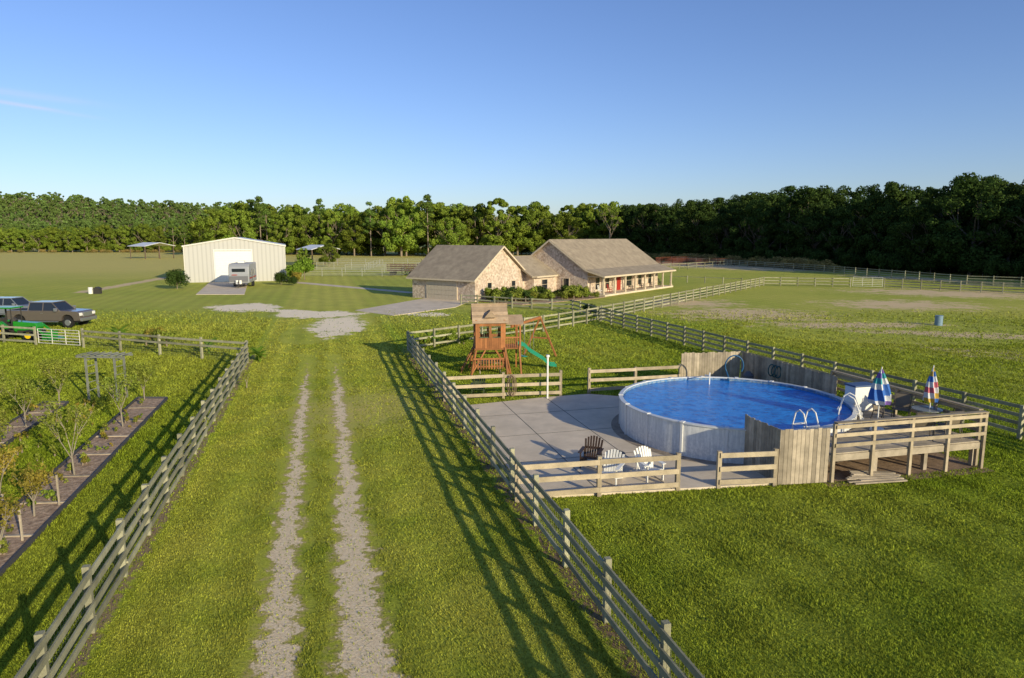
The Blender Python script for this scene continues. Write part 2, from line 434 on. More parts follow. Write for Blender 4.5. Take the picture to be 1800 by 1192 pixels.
fence('wooden_fence', [(28, 121), (38, 113)], side=-1, rails=1, h=1.1, low=1.0, sp=3, rh=.08)
fence('wooden_fence', [(-6, 80), (0, 76), (6.5, 73), (8.3, 66)], side=-1, rails=3, h=1.2)
fence('wooden_fence', [(26, 150), (60, 185), (60, 220)], side=-1, rails=2, h=1.5, sp=4, low=.7, rh=.1)
# pool-yard fences
fence('wooden_fence', [(.15, 19.8), (5.25, 20.75)], side=1, rails=3, h=1.2, mat=WOODT, low=.22, rh=.16)
fence('wooden_fence', [(6.61, 20.95), (8.48, 21.15)], side=1, rails=3, h=1.2, mat=WOODT, low=.22, rh=.16)
fence('wooden_fence', [(-3.3, 32.6), (2.44, 33.6)], side=1, rails=3, h=1.25, mat=WOODT, low=.25, rh=.16)
fence('wooden_fence', [(3.94, 34.2), (8.9, 35.5)], side=1, rails=3, h=1.25, mat=WOODT, low=.25, rh=.16)

def pipe_fence(name, pts, h=1.7, rails=5, sp=4, mat=PANEL, r=.045):
    mb = MB()
    for (x1, y1), (x2, y2) in zip(pts[:-1], pts[1:]):
        L = math.hypot(x2 - x1, y2 - y1); n = max(1, round(L / sp))
        for i in range(n + 1):
            q = i / n; mb.cyl((x1 + (x2 - x1) * q, y1 + (y2 - y1) * q, 0), (x1 + (x2 - x1) * q, y1 + (y2 - y1) * q, h + .05), r * 1.3, n=6)
        for k in range(rails):
            z = .3 + (h - .3) * k / (rails - 1); mb.cyl((x1, y1, z), (x2, y2, z), r, n=6)
    return mb.obj(name, mat)
pipe_fence('corral_panel_fence', [(-42, 137), (-22, 137), (-22, 165), (-47, 165)])
pipe_fence('corral_panel_fence', [(-60, 190), (-25, 190), (-2, 200)], rails=4)
pipe_fence('corral_panel_fence', [(-37, 152), (-24, 152)])
pipe_fence('corral_panel_fence', [(-35, 165), (-35, 186)])
cp = [(52 + 11 * math.cos(a), 196 + 9 * math.sin(a)) for a in np.linspace(0, 2 * math.pi, 17)]
REDP = pmat('red_panel', (.26, .08, .05), .6)
pipe_fence('round_pen', cp, h=1.8, rails=5, sp=4, mat=REDP, r=.05)
def gate(name, p, q, h=1.25, mat=METALW):
    mb = MB()
    for k in range(6):
        z = .2 + (h - .2) * k / 5; mb.cyl((*p, z), (*q, z), .025, n=6)
    for f in (0, .33, .66, 1):
        x_ = p[0] + (q[0] - p[0]) * f; y_ = p[1] + (q[1] - p[1]) * f
        mb.cyl((x_, y_, .18), (x_, y_, h + .02), .028, n=6)
    return mb.obj(name, mat)
gate('metal_gate', (-31.2, 48.7), (-35.0, 49.9))
gate('metal_gate', (53.8, 107.9), (57.8, 106.6), 1.6)

# ------------------------------------------------------------------ patio, aprons, paths
def slab(name, poly, h, mat, z0=0):
    mb = MB(); mb.prism(poly, z0, z0 + h, 'z'); return mb.obj(name, mat)
pat = slab('concrete_patio', PATIO, .07, CONC)
mb = MB()
n_ = Vector((.9642, .2652)); d_ = Vector((-.2652, .9642))
def clipline(o, dr, P):
    ts = []
    for i in range(len(P)):
        a = Vector(P[i]); b2 = Vector(P[(i + 1) % len(P)]); e = b2 - a
        den = dr.x * e.y - dr.y * e.x
        if abs(den) < 1e-6: continue
        w_ = a - o; tt = (w_.x * e.y - w_.y * e.x) / den; uu = (w_.x * dr.y - w_.y * dr.x) / den
        if 0 <= uu <= 1: ts.append(tt)
    return (min(ts), max(ts)) if len(ts) > 1 else None
for k in (2.3, 4.6):
    o = Vector((.5, 20)) + n_ * k; r = clipline(o, d_, PATIO)
    if r: p = o + d_ * r[0]; q = o + d_ * r[1]; mb.beam((p.x, p.y, .0722), (q.x, q.y, .0722), .03, .004)
for k in (3.2, 6.4, 9.6):
    o = Vector((.5, 20)) + d_ * k; r = clipline(o, n_, PATIO)
    if r: p = o + n_ * r[0]; q = o + n_ * r[1]; mb.beam((p.x, p.y, .0732), (q.x, q.y, .0732), .03, .004)
mb.obj('joints', JOINT, pat)
slab('concrete_driveway', [(-5.3, 83.8), (-11.2, 88.2), (-17, 73.6), (-12, 68.7), (-6.4, 76.9)], .05, CONC)
slab('concrete_driveway', [(-43.6, 94), (-36.9, 94), (-46.5, 120.5), (-52.5, 118.6)], .05, CONC)
slab('concrete_path', [(-38, 118), (-14.6, 96.4), (-13.6, 97.5), (-37, 119.8)], .04, CONC)

# ------------------------------------------------------------------ pool
pool = empty('above_ground_pool', (*PC, 0))
SEG = 72
def ring(mb, r1, z1, r2, z2):
    vs = []
    for r, z in ((r1, z1), (r2, z2)):
        for i in range(SEG):
            a = 2 * math.pi * i / SEG; vs.append((r * math.cos(a), r * math.sin(a), z))
    mb.add(vs, [(i, (i + 1) % SEG, SEG + (i + 1) % SEG, SEG + i) for i in range(SEG)])
PW, t, b = base('pool_wall')
tcn = t.n('ShaderNodeTexCoord').outputs['Object']
mpp = t.n('ShaderNodeMapping'); t.put(mpp.inputs[0], tcn); mpp.inputs['Scale'].default_value = (7, 7, .9)
q = t.noise(mpp.outputs[0], 1.3, 6, .7)
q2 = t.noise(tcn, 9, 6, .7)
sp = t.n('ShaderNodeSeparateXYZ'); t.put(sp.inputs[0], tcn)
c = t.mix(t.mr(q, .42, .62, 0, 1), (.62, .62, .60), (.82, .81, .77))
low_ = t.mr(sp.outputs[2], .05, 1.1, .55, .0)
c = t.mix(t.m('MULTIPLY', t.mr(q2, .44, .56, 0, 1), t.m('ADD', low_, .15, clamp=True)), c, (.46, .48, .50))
t.put(b.inputs['Base Color'], c); b.inputs['Roughness'].default_value = .4
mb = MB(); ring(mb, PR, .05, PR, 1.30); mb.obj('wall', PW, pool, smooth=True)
mb = MB(); ring(mb, PR - .06, 1.32, PR - .06, .1)
BLUEL = pmat('pool_liner', (.02, .12, .38), .5, .2, 6)
mb.obj('liner', BLUEL, pool, smooth=True)
mb = MB(); ring(mb, PR - .085, 1.16, PR - .085, 1.31); LTILE = pmat('liner_border', (.06, .20, .42), .5, .5, 9, col2=(.25, .32, .38)); mb.obj('liner_border', LTILE, pool, smooth=True)
RIM = pmat('pool_rim', (.62, .63, .62), .35, .03)
mb = MB(); ring(mb, PR + .06, 1.30, PR + .06, 1.34); ring(mb, PR + .06, 1.34, PR - .10, 1.35); ring(mb, PR - .10, 1.35, PR - .10, 1.305); ring(mb, PR - .1, 1.305, PR + .06, 1.30)
mb.obj('rim', RIM, pool)
mb = MB()
for i in range(18):
    a = 2 * math.pi * (i + .5) / 18
    mb.box(((PR + .02) * math.cos(a), (PR + .02) * math.sin(a), .68), (.05, .10, 1.24), a)
    mb.box(((PR - .02) * math.cos(a), (PR - .02) * math.sin(a), 1.345), (.20, .16, .045), a)
mb.obj('uprights', pmat('upright_metal', (.70, .69, .66), .4), pool, bevel=.01)
mb = MB(); vs = [(PR * .99 * math.cos(2 * math.pi * i / SEG), PR * .99 * math.sin(2 * math.pi * i / SEG), 0) for i in range(SEG)]
WAT, t, b = base('pool_water')
g = t.n('ShaderNodeNewGeometry')
vo = t.n('ShaderNodeTexVoronoi'); vo.inputs['Scale'].default_value = 2.6; vo.feature = 'SMOOTH_F1'
nn = t.n('ShaderNodeTexNoise'); nn.inputs['Scale'].default_value = 2.0; t.put(nn.inputs['Vector'], g.outputs['Position'])
t.put(vo.inputs['Vector'], t.mix(.5, g.outputs['Position'], nn.outputs['Color'], 'ADD'))
c = t.mix(t.mr(vo.outputs['Distance'], .1, .6, 0, 1), (.004, .12, .46), (.012, .24, .72))  # lighter cells paint caustic light into the opaque water colour
t.put(b.inputs['Base Color'], c); b.inputs['Roughness'].default_value = .06; b.inputs['IOR'].default_value = 1.33
b.inputs['Specular IOR Level'].default_value = .3
bn = t.n('ShaderNodeBump'); bn.inputs['Strength'].default_value = .9; bn.inputs['Distance'].default_value = .06
t.put(bn.inputs['Height'], t.noise(g.outputs['Position'], 5, 4)); t.put(b.inputs['Normal'], bn.outputs[0])
mb.add([(x_ * .985, y_ * .985, 1.20) for x_, y_, _ in vs], [tuple(range(SEG))]); mb.obj('water', WAT, pool)
mb = MB(); mb.add([(x_ * 1.09, y_ * 1.09, .078) for x_, y_, _ in vs], [tuple(range(SEG))])
mb.obj('pool_base_soil', pmat('gravel_soil', (.30, .24, .18), .95, .3, 5), pool)
def ladder(name, x_, y_, ang, z0=.95):
    e = empty(name, (x_, y_, 0), ang); mb = MB()
    for s_ in (-.26, .26):
        pts = [(-.45, s_, .4), (-.38, s_, 1.45), (-.28, s_, 1.85), (-.1, s_, 1.98), (.1, s_, 1.88), (.28, s_, 1.45), (.42, s_, z0)]
        mb.tube(pts, .026, 8)
    for k in range(3): mb.box((.28 + .06 * k, 0, 1.45 - .2 * k), (.14, .5, .04)); mb.box((-.40, 0, 1.38 - .25 * k), (.12, .5, .04))
    mb.obj('frame', WHITE, e, smooth=False); return e
ladder('pool_ladder', 13.05, 25.6, math.atan2(-2.2, 3.8))
ladder('pool_ladder', 10.35, 23.25, math.atan2(-4.1, 1.5))

# ------------------------------------------------------------------ deck
deck = empty('pool_deck')
A = Vector((10.35, 21.45)); Bv = Vector((16.3, 22.9)); ex = (Bv - A).normalized()
ey = Vector((-.27, .963)).normalized(); DZ = .98
mb = MB(); k = 0; DL = 7.4
WX = (Bv - A).length
while k < DL:
    o = A + ey * (k + .07); st = 0.
    vals = [i * .05 for i in range(int(WX / .05) + 1)]
    inside = [v_ for v_ in vals if (o + ex * v_ - Vector(PC)).length < PR + .1]
    if inside: st = max(inside) + .04
    if k > 4.5 and not inside: st = max(0, 2.2)
    p = o + ex * st; q = o + ex * WX
    if WX - st > .2: mb.beam((p.x, p.y, DZ - .02), (q.x, q.y, DZ - .02), .138, .04)
    k += .145
mb.obj('deck_boards', WOODG, deck)
mb = MB()
P0 = A; P1 = Bv; P2 = Bv + ey * DL
mb.beam((P0.x, P0.y, DZ - .16), (P1.x, P1.y, DZ - .16), .05, .22)
mb.beam((P1.x, P1.y, DZ - .16), (P2.x, P2.y, DZ - .16), .05, .22)
for i in range(4):
    for j in range(4):
        q = A + ex * (WX * i / 3) + ey * (.3 + DL * j / 3.05)
        if (q - Vector(PC)).length > PR + .2: mb.box((q.x, q.y, (DZ - .05) / 2), (.14, .14, DZ - .05), .24)
mb.obj('frame', WOODG, deck)
mb = MB()
def railrun(p, q, n, off):
    L = (q - p).length; e = (q - p) / L; nrm = Vector((e.y, -e.x)) * off
    for i in range(n + 1):
        c_ = p + e * (L * i / n) + nrm * .06
        mb.box((c_.x, c_.y, 1.0), (.1, .1, 2.0), math.atan2(e.y, e.x))
    for z in (2.0 - .1, 1.62, 1.28):
        a_ = p + nrm * .135; b_ = q + nrm * .135
        mb.beam((a_.x, a_.y, z), (b_.x, b_.y, z), .04, .12)
    a_ = p + nrm * .08; b_ = q + nrm * .08
    mb.beam((a_.x, a_.y, 2.03), (b_.x, b_.y, 2.03), .2, .04)
railrun(P0 + ex * .1, P1, 4, 1); railrun(P1 + ey * .2, P2, 4, 1)
mb.obj('railing', WOODT, deck)

def privacy(name, pts, h=1.83, mat=WOODG):
    mb = MB()
    for (x1, y1), (x2, y2) in zip(pts[:-1], pts[1:]):
        L = math.hypot(x2 - x1, y2 - y1); dx, dy = (x2 - x1) / L, (y2 - y1) / L; ang = math.atan2(dy, dx); k = .07
        while k < L:
            hh = h + random.uniform(-.03, .03)
            mb.box((x1 + dx * k, y1 + dy * k, hh / 2 + .03), (.132, .02, hh), ang + random.uniform(-.05, .05)); k += .145
        for z in (.35, 1.45): mb.beam((x1 - dy * .04, y1 + dx * .04, z), (x2 - dy * .04, y2 + dx * .04, z), .04, .09)
    return mb.obj(name, mat)
privacy('privacy_fence', [(8.12, 23.1), (8.6, 21.15), (10.32, 21.42)])
privacy('privacy_fence', [(9.0, 35.7), (12.35, 36.2), (14.35, 29.6)])
e = empty('pool_pump', (12.2, 34.6, 0)); mb = MB()
mb.cyl((0, 0, .1), (0, 0, .9), .28, .28, 16); mb.cyl((0, 0, .9), (0, 0, 1.1), .28, .1, 16); mb.cyl((.5, 0, .3), (.95, 0, .3), .14, .14, 12); mb.cyl((.1, 0, .4), (.5, 0, .3), .04, .04, 8)
mb.obj('tank', pmat('pump_grey', (.12, .12, .13), .5), e)
HOSEB = pmat('blue_hose', (.02, .10, .22), .5)
mb = MB(); r_ = .45
mb.tube([(11.0 + r_ * math.cos(a), 33.2, 1.65 + 1.15 * r_ * math.sin(a)) for a in np.linspace(-.6, math.pi + .6, 16)], .035, 8)
mb.tube([(10.63, 33.2, 1.36), (10.6, 32.4, .9), (10.2, 31.6, 1.35)], .035, 8)
mb.obj('pool_hose', HOSEB)
mb = MB()
for i in range(3):
    mb.tube([(13.0 + i * .07 + .16 * math.cos(a), 33.6 - i * .25, 1.35 + .3 * math.sin(a)) for a in np.linspace(0, 2 * math.pi, 12)], .03, 6)
mb.obj('coiled_hose', pmat('hose_green', (.03, .10, .10), .5))
mb = MB(); mb.cyl((9.15, 31.0, 1.1), (9.15, 31.0, 1.75), .03, .03, 8); mb.cyl((9.15, 31.0, 1.05), (9.15, 31.0, 1.18), .13, .13, 12); mb.beam((9.15, 31.0, 1.6), (9.2, 31.9, 1.45), .05, .05)
mb.obj('pool_skimmer', WHITE)
mb = MB()
for i in range(6):
    rx = .13 + .02 * (i % 3); mb.tube([(-.1 + .03 * i + rx * math.cos(a), 32.9 - .02 * i, .72 + (.5 + .03 * (i % 2)) * math.sin(a)) for a in np.linspace(0, 2 * math.pi, 18)], .014, 6)
mb.obj('garden_hose', pmat('hose_brown', (.22, .15, .10), .5))
mb = MB(); mb.cyl((1.75, 32.9, 0), (1.75, 32.9, 2.15), .045, .045, 8); mb.cyl((1.75, 32.9, 2.15), (1.75, 32.9, 2.25), .09, .09, 10); mb.obj('yard_light_post', WHITE)

e = empty('storage_box', (14.2, 27.2, DZ), .25); mb = MB(); mb.box((0, 0, .5), (1.0, .6, 1.0)); mb.obj('body', WHITE, e, bevel=.03)
mb = MB(); mb.box((0, 0, 1.04), (1.08, .66, .07)); mb.obj('lid', pmat('lid_blue', (.06, .10, .2), .5), e, bevel=.02)

def umbrella(name, x_, y_, z0, cols, H=2.3, w_=1.):
    e = empty(name, (x_, y_, z0)); mb = MB(); mb.cyl((0, 0, 0), (0, 0, H + .1), .022, .018, 8); mb.cyl((0, 0, 0), (0, 0, .08), .25, .22, 14); mb.obj('pole', WHITE, e)
    mb = MB(); n = 24
    lv = [(H + .02, .02), (H - .12, .07), (H - .3, .12), (H - .5, .18), (H - .7, .22), (H - .9, .26), (H - 1.1, .28), (H - 1.25, .25)]
    vs = []
    for j, (z, r) in enumerate(lv):
        for i in range(n):
            a = 2 * math.pi * i / n + j * .12; rr = w_ * r * (1 + .28 * (1 if i % 3 == 0 else -.4)); vs.append((rr * math.cos(a), rr * math.sin(a), z))
    for j in range(len(lv) - 1):
        for i in range(n):
            mb.cur = (j + (i // 8)) % len(cols)
            mb.add([vs[j * n + i], vs[j * n + (i + 1) % n], vs[(j + 1) * n + (i + 1) % n], vs[(j + 1) * n + i]], [(0, 1, 2, 3)])
    mb.obj('canopy', cols, e)
CB = pmat('cloth_blue', (.05, .15, .45), .9); CW = pmat('cloth_white', (.6, .6, .6), .9); CP = pmat('cloth_pink', (.5, .12, .15), .9); CG = pmat('cloth_teal', (.05, .30, .32), .9); CPU = pmat('cloth_purple', (.18, .10, .35), .9); CY = pmat('cloth_yellow', (.5, .33, .06), .9)
umbrella('closed_umbrella', 13.35, 24.2, DZ, [CB, CW, CPU, CG, CW, CB], 2.25, 1.15)
umbrella('closed_umbrella', 15.4, 24.5, DZ, [CP, CW, CY, CB, CW], 2.25, .75)
SLING = pmat('sling', (.20, .165, .12), .9)
CHF = pmat('chair_frame', (.10, .085, .07), .5)
def metal_chair(x_, y_, z0, rz):
    e = empty('patio_chair', (x_, y_, z0), rz); mb = MB()
    for s_ in (-.28, .28):
        mb.tube([(.25, s_, 0), (.27, s_, .42), (.22, s_, .64), (-.2, s_, .64), (-.26, s_, .9)], .018, 6)
        mb.tube([(-.3, s_, 0), (-.2, s_, .42), (-.34, s_, .98)], .018, 6); mb.tube([(.27, s_, .42), (-.2, s_, .42)], .018, 6)
    mb.tube([(-.34, -.28, .98), (-.34, .28, .98)], .018, 6)
    mb.obj('frame', CHF, e)
    mb = MB(); mb.box((.03, 0, .43), (.46, .5, .015)); mb.beam((-.2, 0, .45), (-.335, 0, .96), .5, .012); mb.obj('sling_seat', SLING, e)
for (a_, b_, r_) in ((14.2, 25.4, -1.2), (15.0, 25.6, -2.2), (16.0, 24.2, 3.0), (14.4, 23.2, 1.2), (15.4, 23.4, 1.7)):
    metal_chair(a_, b_, DZ, r_)
def round_table(x_, y_, z0):
    e = empty('patio_table', (x_, y_, z0)); mb = MB(); mb.cyl((0, 0, .70), (0, 0, .73), .5, .5, 24)
    for i in range(4):
        a = i * math.pi / 2 + .4; mb.cyl((.4 * math.cos(a), .4 * math.sin(a), 0), (.3 * math.cos(a), .3 * math.sin(a), .7), .02, .02, 6)
    mb.obj('top', pmat('table_glass', (.22, .24, .24), .15), e)
round_table(15.3, 24.5, DZ)
def adirondack(x_, y_, rz, mat, nm='adirondack_chair'):
    e = empty(nm, (x_, y_, .07), rz); mb = MB()
    for i in range(6):
        f = i / 5; mb.box((.34 - .5 * f, 0, .38 - .12 * f), (.085, .52, .022))
    for i in range(7):
        yy_ = -.24 + .08 * i; hh = .95 - .012 * (i - 3) ** 2 * 1.2
        mb.beam((-.2, yy_, .24), (-.5, yy_ * 1.25, hh), .068, .02)
    for s_ in (-.32, .32):
        mb.box((.02, s_, .56), (.72, .13, .025)); mb.box((.33, s_ * .93, .28), (.09, .03, .56)); mb.beam((.38, s_ * .88, .33), (-.62, s_ * .88, .02), .03, .12); mb.box((-.3, s_ * .95, .35), (.06, .03, .4))
    mb.beam((-.36, -.3, .55), (-.36, .3, .55), .03, .08)
    mb.obj('slats', mat, e)
adirondack(3.2, 21.35, -2.0, WHITE); adirondack(4.55, 21.7, -1.2, WHITE); adirondack(2.75, 22.9, -1.9, pmat('brown_plastic', (.05, .03, .02), .5))
adirondack(-1.7, 33.6, -1.6, pmat('green_plastic2', (.05, .07, .03), .5))
mb = MB(); mb.cyl((3.6, 22.9, .5), (3.6, 22.9, .53), .35, .35, 16)
for i in range(4): mb.cyl((3.6 + .25 * math.cos(i * 1.57), 22.9 + .25 * math.sin(i * 1.57), .07), (3.6 + .2 * math.cos(i * 1.57), 22.9 + .2 * math.sin(i * 1.57), .5), .02, .02, 6)
mb.obj('side_table', DARKM)
mb = MB()
for i in range(9): mb.beam((10.9 + random.random() * .5, 21.2 + .09 * i, .06 + .02 * i), (12.6 + random.random() * .5, 21.5 + .1 * i, .06), .1, .04)
mb.obj('lumber_pile', WOODG)
slab('bare_soil', [(10.2, 21.0), (16.6, 22.5), (16.2, 24.5), (14.5, 30), (13, 30), (10.4, 24)], .012, SOIL)

# ------------------------------------------------------------------ play set
ps = empty('wooden_playset', (-1.35, 40.0, 0), .12)
mb = MB()
for sx_ in (-1, 1):
    for sy_ in (-1, 1):
        mb.beam((sx_ * 1.15, sy_ * 1.1, 0), (sx_ * .82, sy_ * .8, 1.6), .1, .1)
        mb.box((sx_ * .82, sy_ * .8, 1.6 + .8), (.1, .1, 1.6))
mb.box((0, 0, 1.5), (1.85, 1.8, .1)); mb.box((1.35, 0, 1.5), (.9, 1.5, .08))
for z in (.5, .95): mb.beam((-1.02, -1.0, z), (1.02, -1.0, z), .04, .1); mb.beam((-1.02, 1.0, z), (1.02, 1.0, z), .04, .1)
for i in range(12): mb.box((-.9 + .16 * i, -1.02, .62), (.07, .025, .55))
mb.beam((.95, -1.3, 0), (.85, -.9, 1.6), .1, .06); mb.beam((1.75, -1.3, 0), (1.7, -.75, 1.6), .09, .09); mb.beam((1.75, 1.1, 0), (1.7, .75, 2.5), .09, .09)
mb.beam((-1.15, -1.1, .05), (-.3, -.82, 1.45), .08, .08); mb.beam((1.15, -1.1, .05), (.3, -.82, 1.45), .08, .08)
for s_ in (-.75, .75): mb.box((1.75, s_, 2.2), (.09, .09, 1.4))
for i in range(7): mb.box((.98 + .12 * i, -.74, 1.85), (.06, .025, .6))
mb.beam((.9, -.75, 2.15), (1.8, -.75, 2.15), .05, .08)
mb.obj('frame', PLAYW, ps)
mb = MB()
for sy_ in (-1, 1):
    for i in range(13):
        x_ = -.8 + .133 * i; y_ = sy_ * .85
        if abs(x_) > .12 and abs(x_) < .62:
            mb.box((x_, y_, 1.85), (.125, .03, .6)); mb.box((x_, y_, 2.98), (.125, .03, .28))
        else: mb.box((x_, y_, 2.33), (.125, .03, 1.56))
for sx_ in (-1, 1):
    for i in range(12):
        y_ = -.76 + .138 * i; x_ = sx_ * .87
        if abs(y_) < .35: mb.box((x_, y_, 1.85), (.03, .13, .6)); mb.box((x_, y_, 3.0), (.03, .13, .3))
        else: mb.box((x_, y_, 2.33), (.03, .13, 1.56))
mb.prism([(-.86, 3.12), (.86, 3.12), (0, 3.9)], -.86, -.82, 'x'); mb.prism([(-.86, 3.12), (.86, 3.12), (0, 3.9)], .82, .86, 'x')
mb.obj('cabin', PLAYW, ps)
mb = MB()
for sx_ in (-.37, .37):
    for s_ in (-.9,):
        mb.box((sx_, s_, 2.2), (.5, .03, .04)); mb.box((sx_, s_, 2.8), (.5, .03, .04)); mb.box((sx_, s_, 2.5), (.03, .03, .6)); mb.box((sx_, s_, 2.5), (.5, .03, .03))
mb.obj('window_frames', pmat('olive_trim', (.10, .14, .07), .6), ps)
mb = MB()
RW = pmat('playset_roof', (.40, .29, .19), .85, .2, 3, .25)
for i in range(7):
    f = i / 6.5
    for s_ in (-1, 1):
        y_ = s_ * (.98 - .95 * f); z = 3.05 + .95 * f
        mb.add([(-1.05, y_, z), (1.05, y_, z), (1.05, y_ - s_ * .17, z + .15), (-1.05, y_ - s_ * .17, z + .15), (-1.05, y_, z - .03), (1.05, y_, z - .03), (1.05, y_ - s_ * .17, z + .12), (-1.05, y_ - s_ * .17, z + .12)], [(0,1,2,3),(4,7,6,5),(0,4,5,1),(1,5,6,2),(2,6,7,3),(3,7,4,0)])
mb.box((0, 0, 4.02), (2.12, .12, .05))
for s_ in (-1, 1): mb.add([(.92, s_ * .85, 2.95), (1.95, s_ * .85, 2.95), (1.95, 0, 3.4), (.92, 0, 3.4), (.92, s_ * .85, 2.91), (1.95, s_ * .85, 2.91), (1.95, 0, 3.36), (.92, 0, 3.36)], [(0,1,2,3),(4,7,6,5),(0,4,5,1),(1,5,6,2),(2,6,7,3),(3,7,4,0)])
mb.prism([(-.35, 3.35), (.35, 3.35), (0, 3.75)], -.95, -.2, 'y')
mb.obj('roof', RW, ps)
mb = MB()
pts = [(1.75, .2, 1.55), (2.1, .25, 1.5), (2.5, .3, 1.1), (2.9, .35, .85), (3.3, .4, .6), (3.7, .45, .22), (4.1, .5, .16)]
for a_, b_ in zip(pts[:-1], pts[1:]):
    mb.beam(a_, b_, .5, .03)
    for s_ in (-.26, .26): mb.beam((a_[0], a_[1] + s_, a_[2] + .08), (b_[0], b_[1] + s_, b_[2] + .08), .04, .18)
mb.obj('slide', GREENP, ps)
mb = MB()
mb.beam((1.4, .7, 2.6), (3.9, 5.2, 2.6), .12, .16)
mb.beam((3.9, 5.2, 2.6), (4.9, 4.6, 0), .1, .1); mb.beam((3.9, 5.2, 2.6), (2.9, 5.8, 0), .1, .1); mb.beam((4.4, 4.9, 1.2), (3.4, 5.5, 1.2), .05, .1)
mb.obj('swing_beam', PLAYW, ps)
mb = MB()
for f in (.3, .42, .62, .74):
    x_, y_ = 1.4 + 2.5 * f, .7 + 4.5 * f; mb.cyl((x_, y_, 2.55), (x_ + .03, y_ - .1, .5), .012, .012, 5)
mb.obj('swing_chains', STEEL, ps)
mb = MB()
for f in (.36, .68): x_, y_ = 1.43 + 2.5 * f, .6 + 4.5 * f; mb.box((x_, y_, .5), (.3, .55, .04), .5)
mb.obj('swing_seats', GREENP, ps)
mb = MB()
mb.box((0, -.1, .72), (1.5, .7, .04)); mb.box((0, -.7, .42), (1.5, .25, .04)); mb.box((0, .5, .42), (1.5, .25, .04))
for s_ in (-.6, .6): mb.beam((s_, -.7, 0), (s_, .05, .7), .05, .08); mb.beam((s_, .5, 0), (s_, -.25, .7), .05, .08); mb.beam((s_, -.7, .38), (s_, .5, .38), .04, .08)
mb.obj('picnic_bench', WOODT, ps)
mb = MB(); mb.beam((-1.7, -.2, 0), (-.9, -.1, 1.55), .09, .05); mb.beam((-1.7, .5, 0), (-.9, .4, 1.55), .09, .05)
for i in range(5): f = (i + .6) / 5.2; mb.beam((-1.7 + .8 * f, -.2 + .1 * f, 1.55 * f), (-1.7 + .8 * f, .5 - .1 * f, 1.55 * f), .07, .03)
mb.obj('ladder', PLAYW, ps)

# ------------------------------------------------------------------ house
H = empty('brick_house', (10.2, 92.3, 0), math.atan2(-.6, .8))
def addb(nm, mat, fn, bevel=0):
    mb = MB(); fn(mb); return mb.obj(nm, mat, H, bevel=bevel)
addb('main_walls', BRICK, lambda m: m.prism([(-12, 0), (0, 0), (0, 3.15), (-6, 7.35), (-12, 3.15)], 0, 22, 'y'))
def rf(m):
    m.prism([(-12.6, 2.95), (-6, 7.55), (0, 3.55), (2.85, 2.75), (2.85, 2.6), (0, 3.35), (-6, 7.33), (-12.6, 2.75)], -.45, 22.45, 'y')
addb('main_roof', ROOF, rf)
addb('main_fascia', TRIM, lambda m: (m.beam((2.88, -.48, 2.62), (2.88, 22.48, 2.62), .05, .22), m.beam((-6, -.49, 7.36), (0, -.49, 3.38), .05, .2), m.beam((0, -.49, 3.38), (2.86, -.49, 2.62), .05, .18), m.beam((-6, -.49, 7.36), (-12.6, -.49, 2.78), .05, .2)))
addb('porch_floor', CONC, lambda m: m.box((1.35, 11, .12), (2.7, 22, .24)))
def posts(m):
    for i in range(8):
        y_ = .15 + i * 21.7 / 7; m.box((2.35, y_, 1.35), (.2, .2, 2.5)); m.box((2.35, y_, .35), (.3, .3, .3)); m.box((2.35, y_, 2.4), (.3, .3, .12))
    m.box((2.35, 11, 2.52), (.16, 22, .2))
    m.beam((0.02, .1, 2.6), (2.35, .1, 2.6), .14, .14)
addb('porch_posts', TRIM, posts)
addb('garage_walls', BRICK, lambda m: m.prism([(-16, 0), (-5.5, 0), (-5.5, 2.9), (-10.75, 6.5), (-16, 2.9)], -17.1, -6.4, 'x'))
addb('garage_roof', ROOF, lambda m: m.prism([(-16.6, 2.72), (-10.75, 6.8), (-4.9, 2.72), (-4.9, 2.5), (-10.75, 6.55), (-16.6, 2.5)], -17.55, -5.95, 'x'))
addb('garage_fascia', TRIM, lambda m: (m.beam((-17.6, -16.64, 2.58), (-5.9, -16.64, 2.58), .05, .2), m.beam((-5.92, -16.6, 2.6), (-5.92, -10.75, 6.67), .05, .2), m.beam((-5.92, -10.75, 6.67), (-5.92, -4.9, 2.6), .05, .2)))
addb('connector_walls', BRICK, lambda m: m.prism([(-13, 0), (-5, 0), (-5, 2.8), (-9, 5.0), (-13, 2.8)], -5.49, -.01, 'y'))
addb('connector_roof', ROOF, lambda m: m.prism([(-13.5, 2.75), (-9, 5.3), (-4.5, 2.75), (-4.5, 2.55), (-9, 5.05), (-13.5, 2.55)], -6.6, -.02, 'y'))
addb('connector_fascia', TRIM, lambda m: m.box((-4.47, -3, 2.6), (.05, 5.0, .2)))
def gd(m):
    for r in range(4):
        for c_ in range(8): m.box((-14.3 + .31 + c_ * .61, -16.06, .32 + r * .6), (.59, .08, .57))
addb('garage_door', pmat('garage_door_paint', (.50, .43, .32), .6, .05), gd)
addb('garage_door_frame', TRIM, lambda m: (m.box((-14.4, -16.04, 1.25), (.16, .12, 2.5)), m.box((-9.32, -16.04, 1.25), (.16, .12, 2.5)), m.box((-11.86, -16.04, 2.58), (5.24, .12, .18))))
